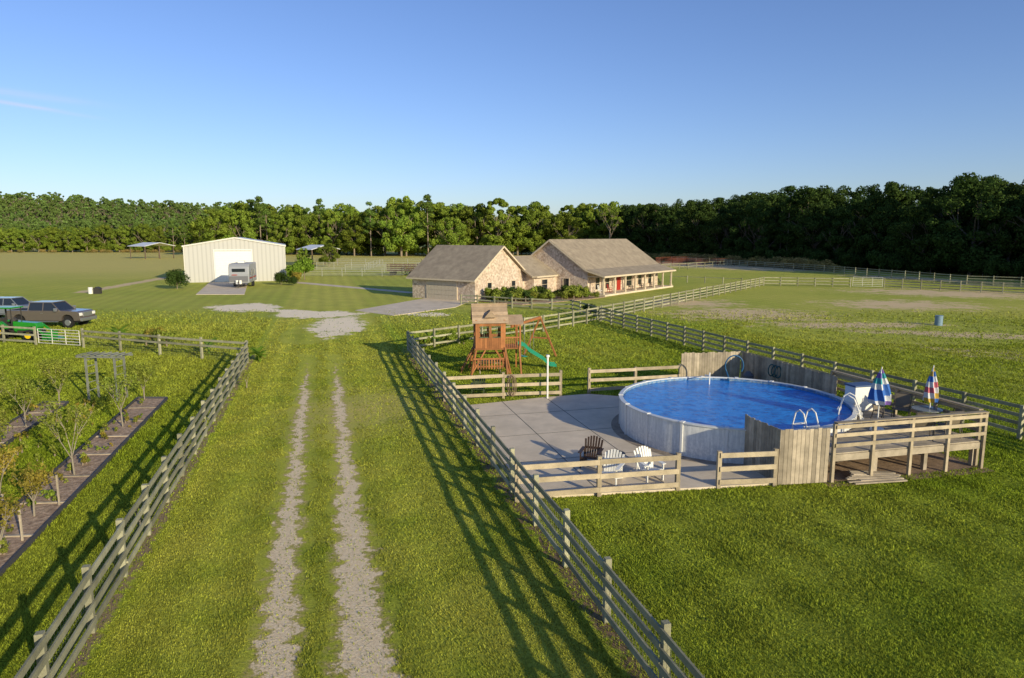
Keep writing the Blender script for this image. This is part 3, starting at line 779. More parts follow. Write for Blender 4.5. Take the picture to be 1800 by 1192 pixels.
def wins(m, fr):
    L = [('x', -6.4, -13.2, 1.5, .9, 1.5), ('x', -6.4, -8.2, 1.5, .9, 1.5), ('x', -5.0, -3.0, 1.5, 1.4, 1.4), ('x', 0, 2.6, 1.5, 1.2, 1.7), ('x', 0, 5.4, 1.5, 1.2, 1.7), ('x', 0, 12, 1.5, 1.8, 1.7), ('x', 0, 15.5, 1.5, 1.2, 1.7), ('x', 0, 19, 1.5, 1.2, 1.7), ('y', 0, -3.4, 1.5, 1.0, 1.5)]
    for ax, p, c_, z, w_, h_ in L:
        if ax == 'x':
            if fr:
                for dy in (-w_ / 2, w_ / 2): m.box((p + .03, c_ + dy, z), (.08, .09, h_))
                for dz in (-h_ / 2, h_ / 2): m.box((p + .033, c_, z + dz), (.086, w_ + .1, .09))
                m.box((p + .028, c_, z), (.06, w_, .04))
            else: m.box((p, c_, z), (.05, w_, h_))
        else:
            if fr:
                for dx in (-w_ / 2, w_ / 2): m.box((c_ + dx, p - .03, z), (.09, .08, h_))
                for dz in (-h_ / 2, h_ / 2): m.box((c_, p - .033, z + dz), (w_ + .1, .086, .09))
            else: m.box((c_, p, z), (w_, .05, h_))
addb('windows', GLASS, lambda m: wins(m, False)); addb('window_frames', TRIM, lambda m: wins(m, True))
addb('front_door', RED, lambda m: m.box((.03, 8.8, 1.3), (.08, 1.1, 2.1)))
addb('roof_vents', DARKM, lambda m: (m.cyl((-8, 6, 5.8), (-8, 6, 7.2), .08, .08, 8), m.cyl((-10, -8.5, 4.6), (-10, -8.5, 6.0), .07, .07, 8)))
def rocking(lx, ly):
    M = Matrix.Rotation(math.atan2(-.6, .8), 4, 'Z'); p = M @ Vector((lx, ly, 0)) + Vector((10.2, 92.3, .24))
    e = empty('rocking_chair', p, math.atan2(-.6, .8)); mb = MB(); mb.box((0, 0, .42), (.5, .55, .05))
    for i in range(5): mb.beam((-.22, -.2 + .1 * i, .42), (-.38, -.2 + .1 * i, 1.15), .04, .02)
    for s_ in (-.27, .27): mb.beam((.4, s_, .08), (-.5, s_, .06), .03, .04); mb.box((.2, s_, .35), (.04, .04, .6)); mb.box((-.2, s_, .35), (.04, .04, .6)); mb.box((0, s_, .66), (.5, .06, .03))
    mb.obj('seat', RED if ly in (4,) else WHITE if ly < 6 else DARKM, e)
for ly in (1.4, 4, 10.3, 13.8, 17.2, 20.5): rocking(1.2, ly)

# ------------------------------------------------------------------ barn
Bn = empty('metal_barn', (-48.7, 121.1, 0), math.radians(18.5))
RIB, t, b = base('ribbed_metal')
tcn = t.n('ShaderNodeTexCoord').outputs['Object']; sp = t.n('ShaderNodeSeparateXYZ'); t.put(sp.inputs[0], tcn)
q = t.m('SINE', t.m('MULTIPLY', t.m('ADD', sp.outputs[0], sp.outputs[1]), 9.))
t.put(b.inputs['Base Color'], t.scale(t.mix(0, (.50, .485, .45), (.5, .5, .5)), t.mr(q, .2, 1, 1, .82))); b.inputs['Roughness'].default_value = .55
BY = 22
mb = MB(); mb.prism([(-8.25, 0), (8.25, 0), (8.25, 6.2), (0, 7.55), (-8.25, 6.2)], 0, BY, 'y'); mb.obj('walls', RIB, Bn)
mb = MB(); mb.prism([(-8.5, 6.2), (0, 7.65), (8.5, 6.2), (8.5, 6.32), (0, 7.77), (-8.5, 6.32)], -.15, BY + .15, 'y'); mb.obj('roof', ROOFM, Bn)
mb = MB(); mb.beam((-8.5, -.17, 6.24), (0, -.17, 7.69), .06, .25); mb.beam((0, -.17, 7.69), (8.5, -.17, 6.24), .06, .25); mb.box((-8.27, -.03, 3.1), (.14, .14, 6.2)); mb.box((8.27, -.03, 3.1), (.14, .14, 6.2)); mb.obj('trim', METALW, Bn)
mb = MB()
for i in range(13): mb.box((-.4, -.05 - .005 * (i % 2), .22 + i * .41), (6.0, .06, .40))
mb.obj('roll_up_door', WHITE, Bn)
mb = MB(); mb.box((-3.5, -.05, 2.75), (.15, .14, 5.5)); mb.box((2.7, -.05, 2.75), (.15, .14, 5.5)); mb.box((-.4, -.05, 5.58), (6.4, .14, .15)); mb.obj('door_frame', WHITE, Bn)

# ------------------------------------------------------------------ travel trailer
rv = empty('travel_trailer', (-42.3, 106, 0), .22)
mb = MB(); mb.prism([(.0, .75), (8, .75), (8, 3.75), (.6, 3.75), (.1, 3.3), (-.15, 2.2), (-.1, 1.1)], -1.5, 1.5, 'x'); mb.obj('body', pmat('rv_shell', (.30, .31, .33), .4, .03), rv, bevel=.12)
mb = MB(); mb.box((0, -.19, 1.45), (2.7, .08, .8)); mb.obj('front_cap_panel', pmat('rv_grey', (.15, .15, .16), .4), rv, bevel=.03)
mb = MB(); mb.box((0, -.06, 2.75), (1.9, .2, .5)); mb.obj('front_window', GLASS, rv, bevel=.03)
mb = MB(); mb.beam((-1.52, .3, 1.5), (-1.52, 7, 1.5), .02, .2); mb.beam((1.52, .3, 1.5), (1.52, 7, 1.5), .02, .2); mb.box((-.6, -.24, 2.05), (.8, .03, .12)); mb.obj('stripes', RED, rv)
mb = MB(); mb.box((0, 3, 3.95), (1, 1, .35)); mb.box((0, 5.8, 3.85), (.5, .5, .2)); mb.obj('roof_unit', WHITE, rv, bevel=.05)
mb = MB(); mb.beam((-.8, .1, .6), (0, -1.4, .6), .1, .12); mb.beam((.8, .1, .6), (0, -1.4, .6), .1, .12); mb.cyl((0, -1.1, 0), (0, -1.1, 1.1), .05, .05, 8); mb.obj('tongue', DARKM, rv)
mb = MB(); mb.cyl((-.25, -.5, .65), (-.25, -.5, 1.25), .2, .2, 14); mb.cyl((.25, -.5, .65), (.25, -.5, 1.25), .2, .2, 14); mb.obj('gas_bottles', WHITE, rv, bevel=.04)
mb = MB()
for s_ in (-1.35, 1.35):
    for y_ in (4, 5): mb.cyl((s_ - .13, y_, .4), (s_ + .13, y_, .4), .4, .4, 18)
mb.obj('wheels', BLACK, rv)
mb = MB(); mb.box((1.52, 2.2, 2.3), (.04, 1.0, .7)); mb.box((1.52, 5.5, 2.3), (.04, 1.2, .7)); mb.box((1.53, 3.6, 1.9), (.04, .7, 1.9)); mb.obj('side_windows', GLASS, rv)

# ------------------------------------------------------------------ vehicles
def pickup(name, loc, rz, col, bed=True):
    e = empty(name, loc, rz)
    paint = pmat(name + '_paint', col, .28, metal=.35, coat=.6, spec=.5)
    prof = [(-3.2, .62), (-3.24, 1.0), (-3.18, 1.42), (-1.35, 1.42), (1.2, 1.40), (1.45, 1.42), (2.85, 1.36), (3.1, 1.2), (3.16, .62)]
    mb = MB()
    for cx in (2.05, -2.1):
        for a in np.linspace(0, math.pi, 9): prof.append((cx + .54 * math.cos(a), .58 + .52 * math.sin(a)))
    mb.prism(prof, -1.0, 1.0, 'y'); mb.obj('body', paint, e, bevel=.03)
    mb = MB(); x2 = -1.35 if bed else -3.1
    zt = 2.02
    lo = [(x2, -.92), (1.4, -.92), (1.4, .92), (x2, .92)]; hi = [(x2 + .12, -.78), (.7, -.78), (.7, .78), (x2 + .12, .78)]
    mb.add([(a, b_, 1.40) for a, b_ in lo] + [(a, b_, zt) for a, b_ in hi], [(0,1,5,4),(1,2,6,5),(2,3,7,6),(3,0,4,7),(4,5,6,7),(0,3,2,1)])
    mb.obj('windows', GLASS, e, bevel=.02)
    mb = MB(); mb.box(((x2 + .8) / 2, 0, zt + .03), (.78 - x2 - .1, 1.6, .07))
    for s_ in (-1, 1):
        for xa, xb in ((x2 + .03, x2 + .14), (-.05, -.03), (1.38, .72)):
            mb.beam((xa, s_ * .925, 1.40), (xb, s_ * .79, zt), .05, .08)
    mb.obj('roof_pillars', paint, e, bevel=.02)
    if bed:
        mb = MB(); mb.box((-2.27, 0, 1.415), (1.7, 1.62, .03)); mb.obj('bed_interior', BLACK, e)
    mb = MB(); mb.box((3.2, 0, .68), (.16, 1.94, .24)); mb.box((-3.28, 0, .68), (.14, 1.94, .22)); mb.box((3.14, 0, 1.1), (.06, 1.1, .36))
    for s_ in (-1, 1): mb.box((-.1, s_ * 1.02, 1.2), (.25, .03, .03)); mb.box((1.2, s_ * 1.14, 1.5), (.18, .24, .26)); mb.box((0, s_ * 1.04, .52), (2.6, .14, .06))
    mb.obj('chrome', STEEL, e, bevel=.02)
    mb = MB(); [mb.box((3.08, s_ * .8, 1.12), (.12, .36, .24)) for s_ in (-1, 1)]; mb.obj('headlights', WHITE, e, bevel=.02)
    mb = MB(); [mb.box((-3.22, s_ * .9, 1.15), (.05, .14, .38)) for s_ in (-1, 1)]; mb.obj('tail_lights', RED, e)
    mb = MB(); rb = MB()
    for cx in (2.05, -2.1):
        for s_ in (-1, 1):
            mb.cyl((cx, s_ * .74, .44), (cx, s_ * 1.01, .44), .44, .44, 24); rb.cyl((cx, s_ * .99, .44), (cx, s_ * 1.02, .44), .27, .24, 16)
            mb.box((cx, s_ * .5, .9), (1.0, .5, .3))
    mb.obj('tyres', BLACK, e); rb.obj('rims', STEEL, e)
    mb = MB(); mb.box((0, 0, .6), (5.8, 1.5, .3)); mb.obj('chassis', BLACK, e)
    return e
e = pickup('pickup_truck', (-41.1, 60.6, 0), -.05, (.17, .14, .12)); e.scale = (1.06, 1.06, 1.08)
pickup('parked_suv', (-49.0, 66.5, 0), -.05, (.24, .26, .30), bed=False)

def tractor(loc, rz):
    e = empty('tractor', loc, rz); GP = pmat('tractor_green', (.02, .24, .02), .35, coat=.5); YP = pmat('tractor_yellow', (.75, .52, .01), .4)
    mb = MB(); mb.prism([(.1, .75), (1.75, .75), (1.85, 1.0), (1.75, 1.3), (.1, 1.42)], -.35, .35, 'y')
    for s_ in (-1, 1): mb.prism([(-1.35, .95), (-1.2, 1.4), (-.5, 1.45), (-.1, 1.1), (-.1, .9)], s_ * .62 - .18, s_ * .62 + .18, 'y')
    mb.box((-.45, 0, 2.42), (1.5, 1.2, .1)); mb.obj('hood_fenders_canopy', GP, e, bevel=.04)
    mb = MB()
    for s_ in (-.48, .48): mb.box((-.95, s_, 1.7), (.08, .08, 1.5)); mb.box((.15, s_, 1.7), (.05, .05, 1.45))
    mb.box((.4, 0, .6), (2.6, .5, .3)); mb.box((-.55, 0, 1.15), (.5, .55, .12)); mb.box((-.8, 0, 1.4), (.12, .5, .5)); mb.cyl((.05, 0, 1.35), (-.15, 0, 1.55), .2, .2, 14); mb.obj('frame_seat', DARKM, e)
    mb = MB(); rb = MB()
    for x_, r, w_, tr_ in ((-.8, .68, .36, .62), (1.35, .42, .25, .55)):
        for s_ in (-1, 1):
            mb.cyl((x_, s_ * tr_ - w_ / 2, r), (x_, s_ * tr_ + w_ / 2, r), r, r, 24); rb.cyl((x_, s_ * (tr_ + .02) - w_ / 2, r), (x_, s_ * (tr_ + .02) + w_ / 2, r), r * .55, r * .5, 18)
    mb.obj('tyres', BLACK, e, bevel=.04); rb.obj('rims', YP, e)
    mb = MB()
    for s_ in (-.5, .5): mb.beam((.3, s_, 1.1), (1.6, s_, 1.15), .08, .14); mb.beam((1.6, s_, 1.15), (2.5, s_, .4), .08, .14); mb.beam((.4, s_, .5), (.4, s_, 1.2), .1, .12)
    mb.prism([(2.4, .1), (3.0, .05), (3.0, .12), (2.5, .2), (2.5, .6), (2.4, .6)], -.75, .75, 'y'); mb.obj('front_loader', GP, e)
    return e
tractor((-38.6, 52.6, 0), -.03).scale = (1.1, 1.1, 1.05)
# ------------------------------------------------------------------ carports & misc
def carport(name, loc, wd, dp, h, roofmat, rz=0):
    e = empty(name, loc, rz); mb = MB()
    for x_ in (-wd / 2, 0, wd / 2):
        for y_ in (0, dp): mb.box((x_, y_, h / 2), (.22, .22, h))
    mb.obj('posts', WOODD, e)
    mb = MB(); mb.prism([(-wd / 2 - .6, h), (0, h + 1.2), (wd / 2 + .6, h), (wd / 2 + .6, h + .15), (0, h + 1.35), (-wd / 2 - .6, h + .15)], -.6, dp + .6, 'y'); mb.obj('roof', roofmat, e)
carport('open_shed', (-125, 244, 0), 11, 8, 4.4, ROOFM, 1.1)
carport('open_shed', (-52.5, 193, 0), 8.5, 6, 4.2, ROOFM, .9)
e = empty('wooden_wagon', (-22.5, 141, 0), -.1); mb = MB()
mb.box((0, 0, 1.0), (6, 2.4, .15))
for i in range(7): mb.box((-2.9 + i * .97, -1.2, 1.7), (.1, .1, 1.3)); mb.box((-2.9 + i * .97, 1.2, 1.7), (.1, .1, 1.3))
for z in (1.4, 1.8, 2.2): mb.box((0, -1.27, z), (6, .05, .15)); mb.box((0, 1.27, z), (6, .05, .15))
mb.obj('bed', WOODD, e); mb = MB()
for x_ in (-2, 2):
    for s_ in (-1, 1): mb.cyl((x_, s_ * 1.05, .45), (x_, s_ * 1.25, .45), .45, .45, 16)
mb.obj('wheels', BLACK, e)
mb = MB(); mb.cyl((38.6, 61.3, 0), (38.6, 61.3, .9), .32, .32, 20); [mb.cyl((38.6, 61.3, z), (38.6, 61.3, z + .03), .335, .335, 20) for z in (0, .3, .6, .88)]
mb.obj('barrel', pmat('barrel_blue', (.18, .27, .35), .5, .1))
e = empty('well_box', (-58, 95.5, 0)); mb = MB(); mb.box((0, 0, .35), (.8, .7, .7)); mb.prism([(-.5, .7), (.5, .7), (0, 1.0)], -.4, .4, 'y'); mb.obj('box', DARKM, e); mb = MB(); mb.cyl((-1, 0, 0), (-1, 0, .9), .3, .3, 14); mb.obj('tank', WHITE, e)
mb = MB(); mb.cyl((0, -.05, 0), (0, -.05, 7.7), .06, .04, 10); mb.cyl((0, -.05, 0), (0, -.05, .1), .5, .5, 16); mb.obj('camera_mast', DARKM)

# ------------------------------------------------------------------ garden beds + arbor
EDG = pmat('edging', (.07, .07, .08), .7)
def bed(s0, s1, y0, y1):
    def P(s, y_): return (s - .275 * y_, y_)
    e = slab('garden_bed', [P(s0, y0), P(s1, y0), P(s1, y1), P(s0, y1)], .06, MULCH)
    mb = MB()
    for s in (s0 - .03, s1 + .03): mb.beam((*P(s, y0), .07), (*P(s, y1), .07), .04, .16)
    mb.beam((*P(s0, y1 + .02), .07), (*P(s1, y1 + .02), .07), .05, .16); mb.obj('edging', EDG, e)
    mb = MB(); k = y0 + .6
    while k < y1: mb.beam((*P(s0 + .05, k), .07), (*P(s1 - .05, k + .1), .07), .09, .05); k += 2.3
    mb.obj('cross_timbers', WOODG, e)
bed(-9.4, -8.0, 12, 32.9); bed(-13.7, -12.55, 18, 32.0)
e = empty('garden_arbor', (-20.0, 33.0, 0), -.1); mb = MB()
for x_ in (-.75, .75):
    for y_ in (-.35, .35): mb.box((x_, y_, 1.1), (.08, .08, 2.2))
    for z in (.5, .9, 1.3, 1.7, 2.0): mb.box((x_, 0, z), (.03, .66, .03))
for y_ in (-.4, .4): mb.box((0, y_, 2.2), (2.4, .04, .10))
for i in range(7): mb.box((-1.05 + .35 * i, 0, 2.28), (.04, 1.1, .05))
mb.obj('frame', pmat('arbor_wood', (.20, .21, .18), .8, .2, 3, .2), e)

# ------------------------------------------------------------------ vegetation
def unit(n):
    v = rng.normal(size=(n, 3)); return v / np.linalg.norm(v, axis=1)[:, None]
def leaves(centers, radii, n, size, squash=.8, inner=.55):
    k = len(centers); pr = np.array(radii) ** 2; pr = pr / pr.sum()
    idx = rng.choice(k, n, p=pr); d = unit(n)
    r = np.array(radii)[idx] * (inner + (1.05 - inner) * rng.random(n))
    P = np.array(centers)[idx] + d * r[:, None] * np.array([1, 1, squash])
    nr = d + .6 * unit(n); nr /= np.linalg.norm(nr, axis=1)[:, None]
    a = np.cross(nr, unit(n)); a /= np.linalg.norm(a, axis=1)[:, None]; b_ = np.cross(nr, a)
    s = size * (.6 + .8 * rng.random(n))[:, None]
    V = np.stack([P - a * s * .5, P + b_ * s * .32, P + a * s * .5, P - b_ * s * .32], 1).reshape(-1, 3)
    return V
def treemesh(name, trunk, centers, radii, n, size, bark, leaf, squash=.8, inner=.55):
    LV = leaves(centers, radii, n, size, squash, inner)
    tv = np.array(trunk.v) if trunk.v else np.zeros((0, 3))
    q = [f for f in trunk.f if len(f) == 4]
    TF = np.array(q, dtype=int) if q else np.zeros((0, 4), int)
    LFa = np.arange(len(LV)).reshape(-1, 4) + len(tv)
    V = np.concatenate([tv, LV]); F = np.concatenate([TF, LFa]); mi = np.concatenate([np.zeros(len(TF)), np.ones(len(LFa))])
    return npmesh(name, V, F, [bark, leaf], mi)
def limb(tb, p, d, L, r, depth, tips, spread=.6):
    q = p + d * L; tb.cyl(p, q, r, r * .6, 6, cap=False); tips.append(q)
    if depth > 0:
        for i in range(random.choice((2, 3))):
            dd = (d + Vector((random.uniform(-1, 1), random.uniform(-1, 1), random.uniform(-.2, .7))) * spread).normalized()
            limb(tb, q, dd, L * random.uniform(.6, .85), r * .6, depth - 1, tips, spread)
def oak(seed, h=18, w=7, n=5500, size=.5, leaf=LEAF, low=.12, nm='oak_tree', K=60, bark=BARK):
    random.seed(seed); tb = MB(); tb.cyl((0, 0, 0), (0, 0, h * .35), .35, .26, 8, cap=False); tips = []
    for i in range(5):
        a = i * 1.257 + random.random(); limb(tb, Vector((0, 0, h * random.uniform(.22, .38))), Vector((math.cos(a) * .8, math.sin(a) * .8, .8)).normalized(), h * .2, .16, 2, tips)
    C = []; R = []
    for i in range(K):
        z = random.uniform(low, 1)
        prof = math.sin(math.pi * min(1, max(0, (z - low + .14) / (1.10 - low + .10)))) ** .6
        a = random.random() * 6.283; rr = w * .92 * prof * math.sqrt(random.uniform(.2, 1)) * random.uniform(.75, 1.1)
        C.append((rr * math.cos(a), rr * math.sin(a), z * h * .92)); R.append(random.uniform(.12, .26) * w * (1.15 - .35 * z))
    return treemesh(nm, tb, C, R, n, size, bark, leaf, .8, .7)
def pine(seed, h=21, n=2600, size=.5, leaf=LEAFP):
    random.seed(seed); tb = MB(); tb.cyl((0, 0, 0), (random.uniform(-.4, .4), 0, h * .95), .28, .08, 8, cap=False); C = []; R = []
    for i in range(24):
        z = random.uniform(.45, 1.0); a = random.random() * 6.283; rr = (1.08 - z) * 5.2 * random.uniform(.4, 1.1)
        C.append((rr * math.cos(a), rr * math.sin(a), z * h)); R.append(random.uniform(.7, 1.5)); tb.cyl((0, 0, z * h - .8), C[-1], .07, .03, 5, cap=False)
    return treemesh('pine_tree', tb, C, R, n, size, BARK, leaf, .6)
def shrubmesh(nm, w_, h_, n, size, leaf, k=14, bark=BARK, inner=.5):
    C = []; R = []
    for i in range(k):
        a = random.random() * 6.283; rr = w_ * .55 * math.sqrt(random.random()); z = random.uniform(.3, .75) * h_
        C.append((rr * math.cos(a), rr * math.sin(a), z)); R.append(min(w_, h_) * random.uniform(.28, .42))
    tb = MB(); tb.cyl((0, 0, 0), (0, 0, h_ * .5), .06, .03, 6, cap=False)
    return treemesh(nm, tb, C, R, n, size, bark, leaf, .85, inner)
def inst(nm, me, loc, rz=None, sc=1, sz=None, parent=None):
    o = bpy.data.objects.new(nm, me); COL.objects.link(o); o.location = loc
    o.rotation_euler[2] = random.random() * 6.283 if rz is None else rz
    o.scale = (sc, sc, sz if sz else sc)
    if parent: o.parent = parent
    return o
OAK = [oak(i, 18, w_, 10000, .6, LEAF, lw, K=k_) for i, (w_, lw, k_) in enumerate(((7.2, .14, 56), (8.6, .20, 66), (6.0, .12, 48), (8, .26, 60), (5.0, .16, 42), (7.6, .08, 56)))]
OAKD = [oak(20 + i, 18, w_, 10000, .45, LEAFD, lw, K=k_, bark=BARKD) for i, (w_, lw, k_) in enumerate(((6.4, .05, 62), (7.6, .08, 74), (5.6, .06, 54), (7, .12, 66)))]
PINE = [pine(40 + i) for i in range(3)]
PINED = [pine(50 + i, leaf=LEAFD) for i in range(2)]
HT = [oak(60 + i, 14, 4.5, 900, 1.3, LEAFH, .1, K=30) for i in range(3)]
SHR = [shrubmesh('shrub', 3.2, 4.5, 1800, .4, LEAF) for _ in range(2)]
SHRD = [shrubmesh('shrub', 3.2, 4.5, 1800, .4, LEAFD) for _ in range(2)]
BRU = [shrubmesh('brush', 2.2, 2.0, 900, .25, LEAFB) for _ in range(2)]
random.seed(11)
TL = empty('tree_line')
for row in range(4):
    x_ = -122
    while x_ < 58:
        y_ = 280 + row * 10 + random.uniform(-6, 6) + 10 * math.sin(x_ * .05)
        hs = random.uniform(.86, 1.36)
        if random.random() < .08: inst('tree', random.choice(PINE), (x_, y_, 0), sc=random.uniform(1.0, 1.15), parent=TL)
        else: inst('tree', random.choice(OAK), (x_, y_, 0), sc=hs * random.uniform(.9, 1.1), sz=hs, parent=TL)
        x_ += random.uniform(7, 13)
for row in range(5):
    x_ = -330
    while x_ < -104:
        y_ = 342 + row * 9 + random.uniform(-5, 5); hs = random.uniform(.58, .80) * (1 + .3 * max(0, (x_ + 190) / 85))
        if random.random() < .5: inst('tree', random.choice(PINE), (x_, y_, 0), sc=hs * .9, parent=TL)
        else: inst('tree', random.choice(OAK), (x_, y_, 0), sc=hs, parent=TL)
        x_ += random.uniform(5.5, 9)
for i in range(130):
    x_ = random.uniform(-330, 58); y_ = (344 if x_ < -112 else 286 + 10 * math.sin(x_ * .05)) + random.uniform(-3, 12)
    inst('undergrowth', random.choice(SHR), (x_, y_, 0), sc=random.uniform(.5, 1.1), parent=TL)
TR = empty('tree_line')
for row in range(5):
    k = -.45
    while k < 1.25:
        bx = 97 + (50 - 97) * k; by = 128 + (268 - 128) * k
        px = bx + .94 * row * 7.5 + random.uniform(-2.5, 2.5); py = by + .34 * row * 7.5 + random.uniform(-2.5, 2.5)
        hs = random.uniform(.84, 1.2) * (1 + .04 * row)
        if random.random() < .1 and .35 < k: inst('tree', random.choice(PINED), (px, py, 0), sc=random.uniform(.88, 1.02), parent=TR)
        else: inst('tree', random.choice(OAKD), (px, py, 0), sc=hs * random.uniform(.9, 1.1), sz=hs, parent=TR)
        k += random.uniform(5, 8) / 148
for i in range(110):
    k = random.uniform(-.45, 1.25); inst('undergrowth', random.choice(SHRD), (97 - 47 * k - .94 * random.uniform(1, 6), 128 + 140 * k, 0), sc=random.uniform(.6, 1.2), parent=TR)
random.seed(5); tb = MB(); tips = []; tb.cyl((0, 0, 0), (0, 0, 11), .4, .3, 8, cap=False)
for i in range(6): a = i * 1.2; limb(tb, Vector((0, 0, 7 + i * .9)), Vector((math.cos(a) * .7, math.sin(a) * .7, 1)).normalized(), 3.8, .2, 2, tips)
inst('sparse_tree', treemesh('sparse_tree', tb, [tuple(p) for p in tips], [1.1] * len(tips), 1500, .5, BARK, LEAF, .6), (38, 268, 0))
BR = empty('brush')
for i in range(150):
    f = random.random(); inst('brush', random.choice(BRU), (44 + 34 * f + random.uniform(-5, 1), 258 - 100 * f + random.uniform(-5, 3), 0), sc=random.uniform(.6, 1.5), parent=BR)
for i in range(60): inst('brush', random.choice(BRU), (random.uniform(-320, -130), 334 + random.uniform(-3, 3), 0), sc=random.uniform(.5, 1), parent=BR)
# hill
hx = np.linspace(-1400, 300, 90); hy = np.linspace(480, 1300, 50)
def hz(x_, y_):
    r = 12 + 25 * np.clip((-x_ - 60) / 420, 0, 1) + 3 * np.clip((-x_ - 480) / 300, 0, 1)
    return r * np.exp(-((y_ - 720) / 120.) ** 2) * np.clip((300 - x_) / 200, 0, 1) + 1.5 * np.sin(x_ * .02) * np.exp(-((y_ - 720) / 100.) ** 2)
A_, B_ = np.meshgrid(hx, hy); V = np.stack([A_.ravel(), B_.ravel(), hz(A_, B_).ravel() - .5], 1)
I, J = np.meshgrid(np.arange(89), np.arange(49)); a = (J * 90 + I).ravel(); F = np.stack([a, a + 1, a + 91, a + 90], 1)
hm = npmesh('hill', V, F, [pmat('hill_mat', (.10, .14, .05), .95, .3, .05)]); ho = bpy.data.objects.new('hill', hm); COL.objects.link(ho)
HF = empty('hill_forest')
for i in range(1900):
    x_ = random.uniform(-900, 60); y_ = random.uniform(540, 745)
    z = float(hz(np.array(x_), np.array(y_)))
    inst('tree', random.choice(HT), (x_, y_, z - .6), sc=random.uniform(.85, 1.25), parent=HF)

# shrubs around buildings
random.seed(21)
DS = shrubmesh('round_bush', 2.2, 3.0, 3500, .22, LEAFD, 18)
inst('round_bush', DS, (-51, 104, 0), sc=1.05); inst('round_bush', DS, (-38.2, 113, 0), sc=.75); inst('round_bush', DS, (-35.8, 112, 0), sc=.5)
YB = shrubmesh('flowering_shrub', 1.6, 3.2, 1800, .3, LEAFN, 12); YO = shrubmesh('flowering_shrub', 1.2, 1.6, 900, .2, LEAFO, 8)
inst('flowering_shrub', YB, (-38.5, 121, 0), sc=1.1); inst('flowering_shrub', YB, (-38.2, 126, 0), sc=1.4); inst('flowering_shrub', YO, (-36.8, 117.5, 0), sc=1.3)
inst('oak_tree', OAK[1], (-48, 180, 0), sc=.36); inst('oak_tree', OAK[0], (-57, 188, 0), sc=.28)
GB = [shrubmesh('garden_shrub', .9, 1.2, 900, .14, m_, 8) for m_ in (LEAFD, LEAF, LEAFY, LEAFY)]
BE = slab('flower_bed', [(-2.5, 82.5), (1.2, 79.6), (9.5, 86.5), (12.5, 90.2), (9.8, 92.2), (6, 94.5), (3.0, 90), (0, 89.5), (-3.8, 84)], .05, MULCH)
for i in range(52):
    f = random.random()
    x_ = -2.5 + 13.5 * f + random.uniform(-1, 1); y_ = 82.8 + 7.5 * f + random.uniform(-1.6, 2.0)
    inst('garden_shrub', random.choice(GB), (x_, y_, 0), sc=random.uniform(.7, 1.7))
inst('garden_shrub', GB[0], (8, 69, 0), sc=1.2); inst('garden_shrub', GB[2], (9.3, 68, 0), sc=.9)
for p_, q_, s_ in ((-4.8, 50.2, 1.0), (-6.3, 49, .8), (-3.6, 50.5, .7)): inst('garden_shrub', GB[1], (p_, q_, 0), sc=s_)
def banana(nm, x_, y_, h_=1.6, n=9):
    V = []; F = []
    for i in range(n):
        a = i * 2.4 + random.random(); L = h_ * random.uniform(.6, .9); el = random.uniform(.5, 1.3); w_ = .16
        p = Vector((0, 0, h_ * .3)); pr = None
        for k in range(6):
            f = k / 5; ww = w_ * math.sin(math.pi * min(.98, f * .9 + .08)) + .01; sdv = Vector((-math.sin(a), math.cos(a), 0)) * ww
            V += [tuple(p - sdv), tuple(p + sdv)]
            if pr is not None: F.append((pr, pr + 1, pr + 3, pr + 2))
            pr = len(V) - 2
            el2 = el - f * 1.3; p = p + Vector((math.cos(a) * math.cos(el2), math.sin(a) * math.cos(el2), math.sin(el2))) * L / 5
    mb = MB(); mb.add(V, F); mb.cur = 1; mb.cyl((0, 0, 0), (0, 0, h_ * .35), .07, .05, 7)
    return mb.obj(nm, [LEAFN, LEAFN], loc=(x_, y_, 0))
banana('banana_plant', -29.3, 50.3, 2.0); banana('banana_plant', -20.8, 46.2, 1.5); banana('banana_plant', -16.6, 43.8, 1.2); banana('banana_plant', -6.0, 49.6, 1.6); banana('banana_plant', -16.2, 43.2, 1.0)
inst('flowering_shrub', YO, (-26.2, 49.6, 0), sc=.9); inst('garden_shrub', GB[2], (-25.2, 49.2, 0), sc=1.3); inst('garden_shrub', GB[1], (-27, 49.8, 0), sc=1.1)
def young(nm, x_, y_, h_, w_, n, leaf=LEAFY, seed=1, size=.085):
    random.seed(seed); tb = MB(); tips = []
    tb.cyl((0, 0, 0), (.03, 0, h_ * .3), .035, .028, 6, cap=False)
    for i in range(4):
        a = i * 1.6 + random.random(); limb(tb, Vector((.03, 0, h_ * random.uniform(.2, .32))), Vector((math.cos(a) * .45 * w_, math.sin(a) * .45 * w_, 1)).normalized(), h_ * .25, .02, 2, tips, .45)
    me_ = treemesh(nm, tb, [tuple(p) for p in tips], [.24 * w_ + .05] * len(tips), n, size, BARKL, leaf, 1.3, .1)
    return inst(nm, me_, (x_, y_, 0), rz=seed)
young('fruit_tree', -21.5, 31.6, 2.5, 1.0, 2400, LEAFY, 1)
young('fruit_tree', -18.1, 32.8, 1.9, .8, 2200, LEAFY, 2)
young('fruit_tree', -16.4, 27.9, 2.5, .9, 1000, LEAFY, 3)
young('fruit_tree', -14.7, 22.0, 3.0, 1.0, 1000, LEAFY, 4)
young('fruit_tree', -20.4, 27.8, 2.5, 1.0, 1600, LEAFY, 5)
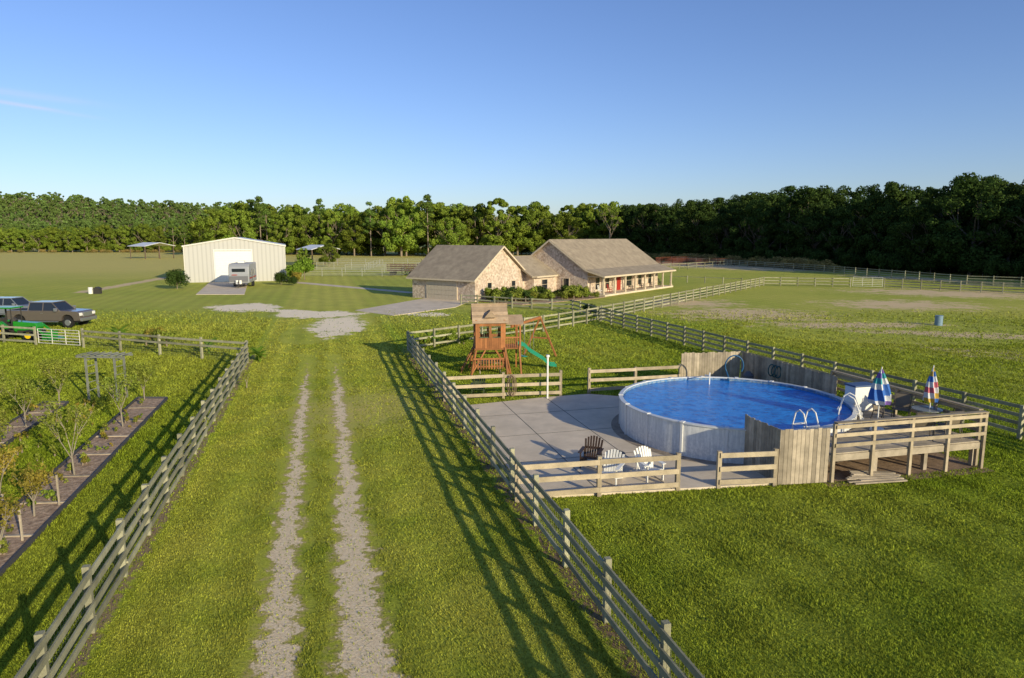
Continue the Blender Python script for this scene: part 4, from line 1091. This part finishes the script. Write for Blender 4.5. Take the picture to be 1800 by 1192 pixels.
young('fruit_tree', -13.7, 18.6, 1.6, .9, 900, LEAFO, 6)
young('fruit_tree', -12.9, 16.2, 1.7, .8, 700, LEAFO, 7)
young('fruit_tree', -19.3, 24.2, 3.2, 1.2, 2200, LEAFY, 8)
young('fruit_tree', -17.2, 21.6, 2.9, 1.2, 1900, LEAFY, 9)
young('fruit_tree', -24.5, 31, 2.3, 1.0, 1600, LEAFY, 10)
young('fruit_tree', -15.4, 19.6, 2.0, .9, 1100, LEAFO, 12)
young('fruit_tree', -22.8, 29, 2.6, 1.1, 1700, LEAFY, 13)
for (x_, y_) in ((-12.4, 26.6), (-10.2, 17.8), (-11.6, 23.4), (-14.1, 35.5)):
    young('sapling', x_, y_, .9, .6, 200, LEAFY, int(y_ * 3), .08)
mb = MB()
for (x_, y_) in ((-14.0, 17.9), (-13.5, 19.4), (-12.9, 17.0)): mb.box((x_, y_, .5), (.04, .04, 1.0))
mb.obj('garden_stakes', WOODG)
WG = [shrubmesh('tall_weeds', .35, .7, 200, .1, LEAFO, 4), shrubmesh('tall_weeds', .4, .8, 260, .1, LEAFY, 4), shrubmesh('tall_weeds', .4, .8, 260, .1, LEAF, 4)]
random.seed(3)
WE = empty('garden_weeds')
for i in range(150):
    y_ = random.uniform(15, 32); s_ = random.choice((random.uniform(-9.3, -8.3), random.uniform(-12.4, -10), random.uniform(-15, -12.6)))
    inst('weeds', random.choice(WG), (s_ - .275 * y_, y_, 0), sc=random.uniform(.2, .7), parent=WE)
# small weeds scattered in the right lawn and pasture
LW = empty('lawn_weeds')
for i in range(140):
    y_ = random.uniform(13, 60); x_ = random.uniform(5.6 - .272 * y_ + 1.5, .8 * y_)
    if (x_ - 9.1) ** 2 + (y_ - 27.5) ** 2 < 30 or inpoly(np.array([x_]), np.array([y_]), PATIO)[0] or (8 < x_ < 17.5 and 20 < y_ < 31): continue
    o = inst('weeds', WG[2], (x_, y_, 0), sc=random.uniform(.15, .3), parent=LW); o.scale[2] *= .35
print('OBJECTS', len(bpy.data.objects))
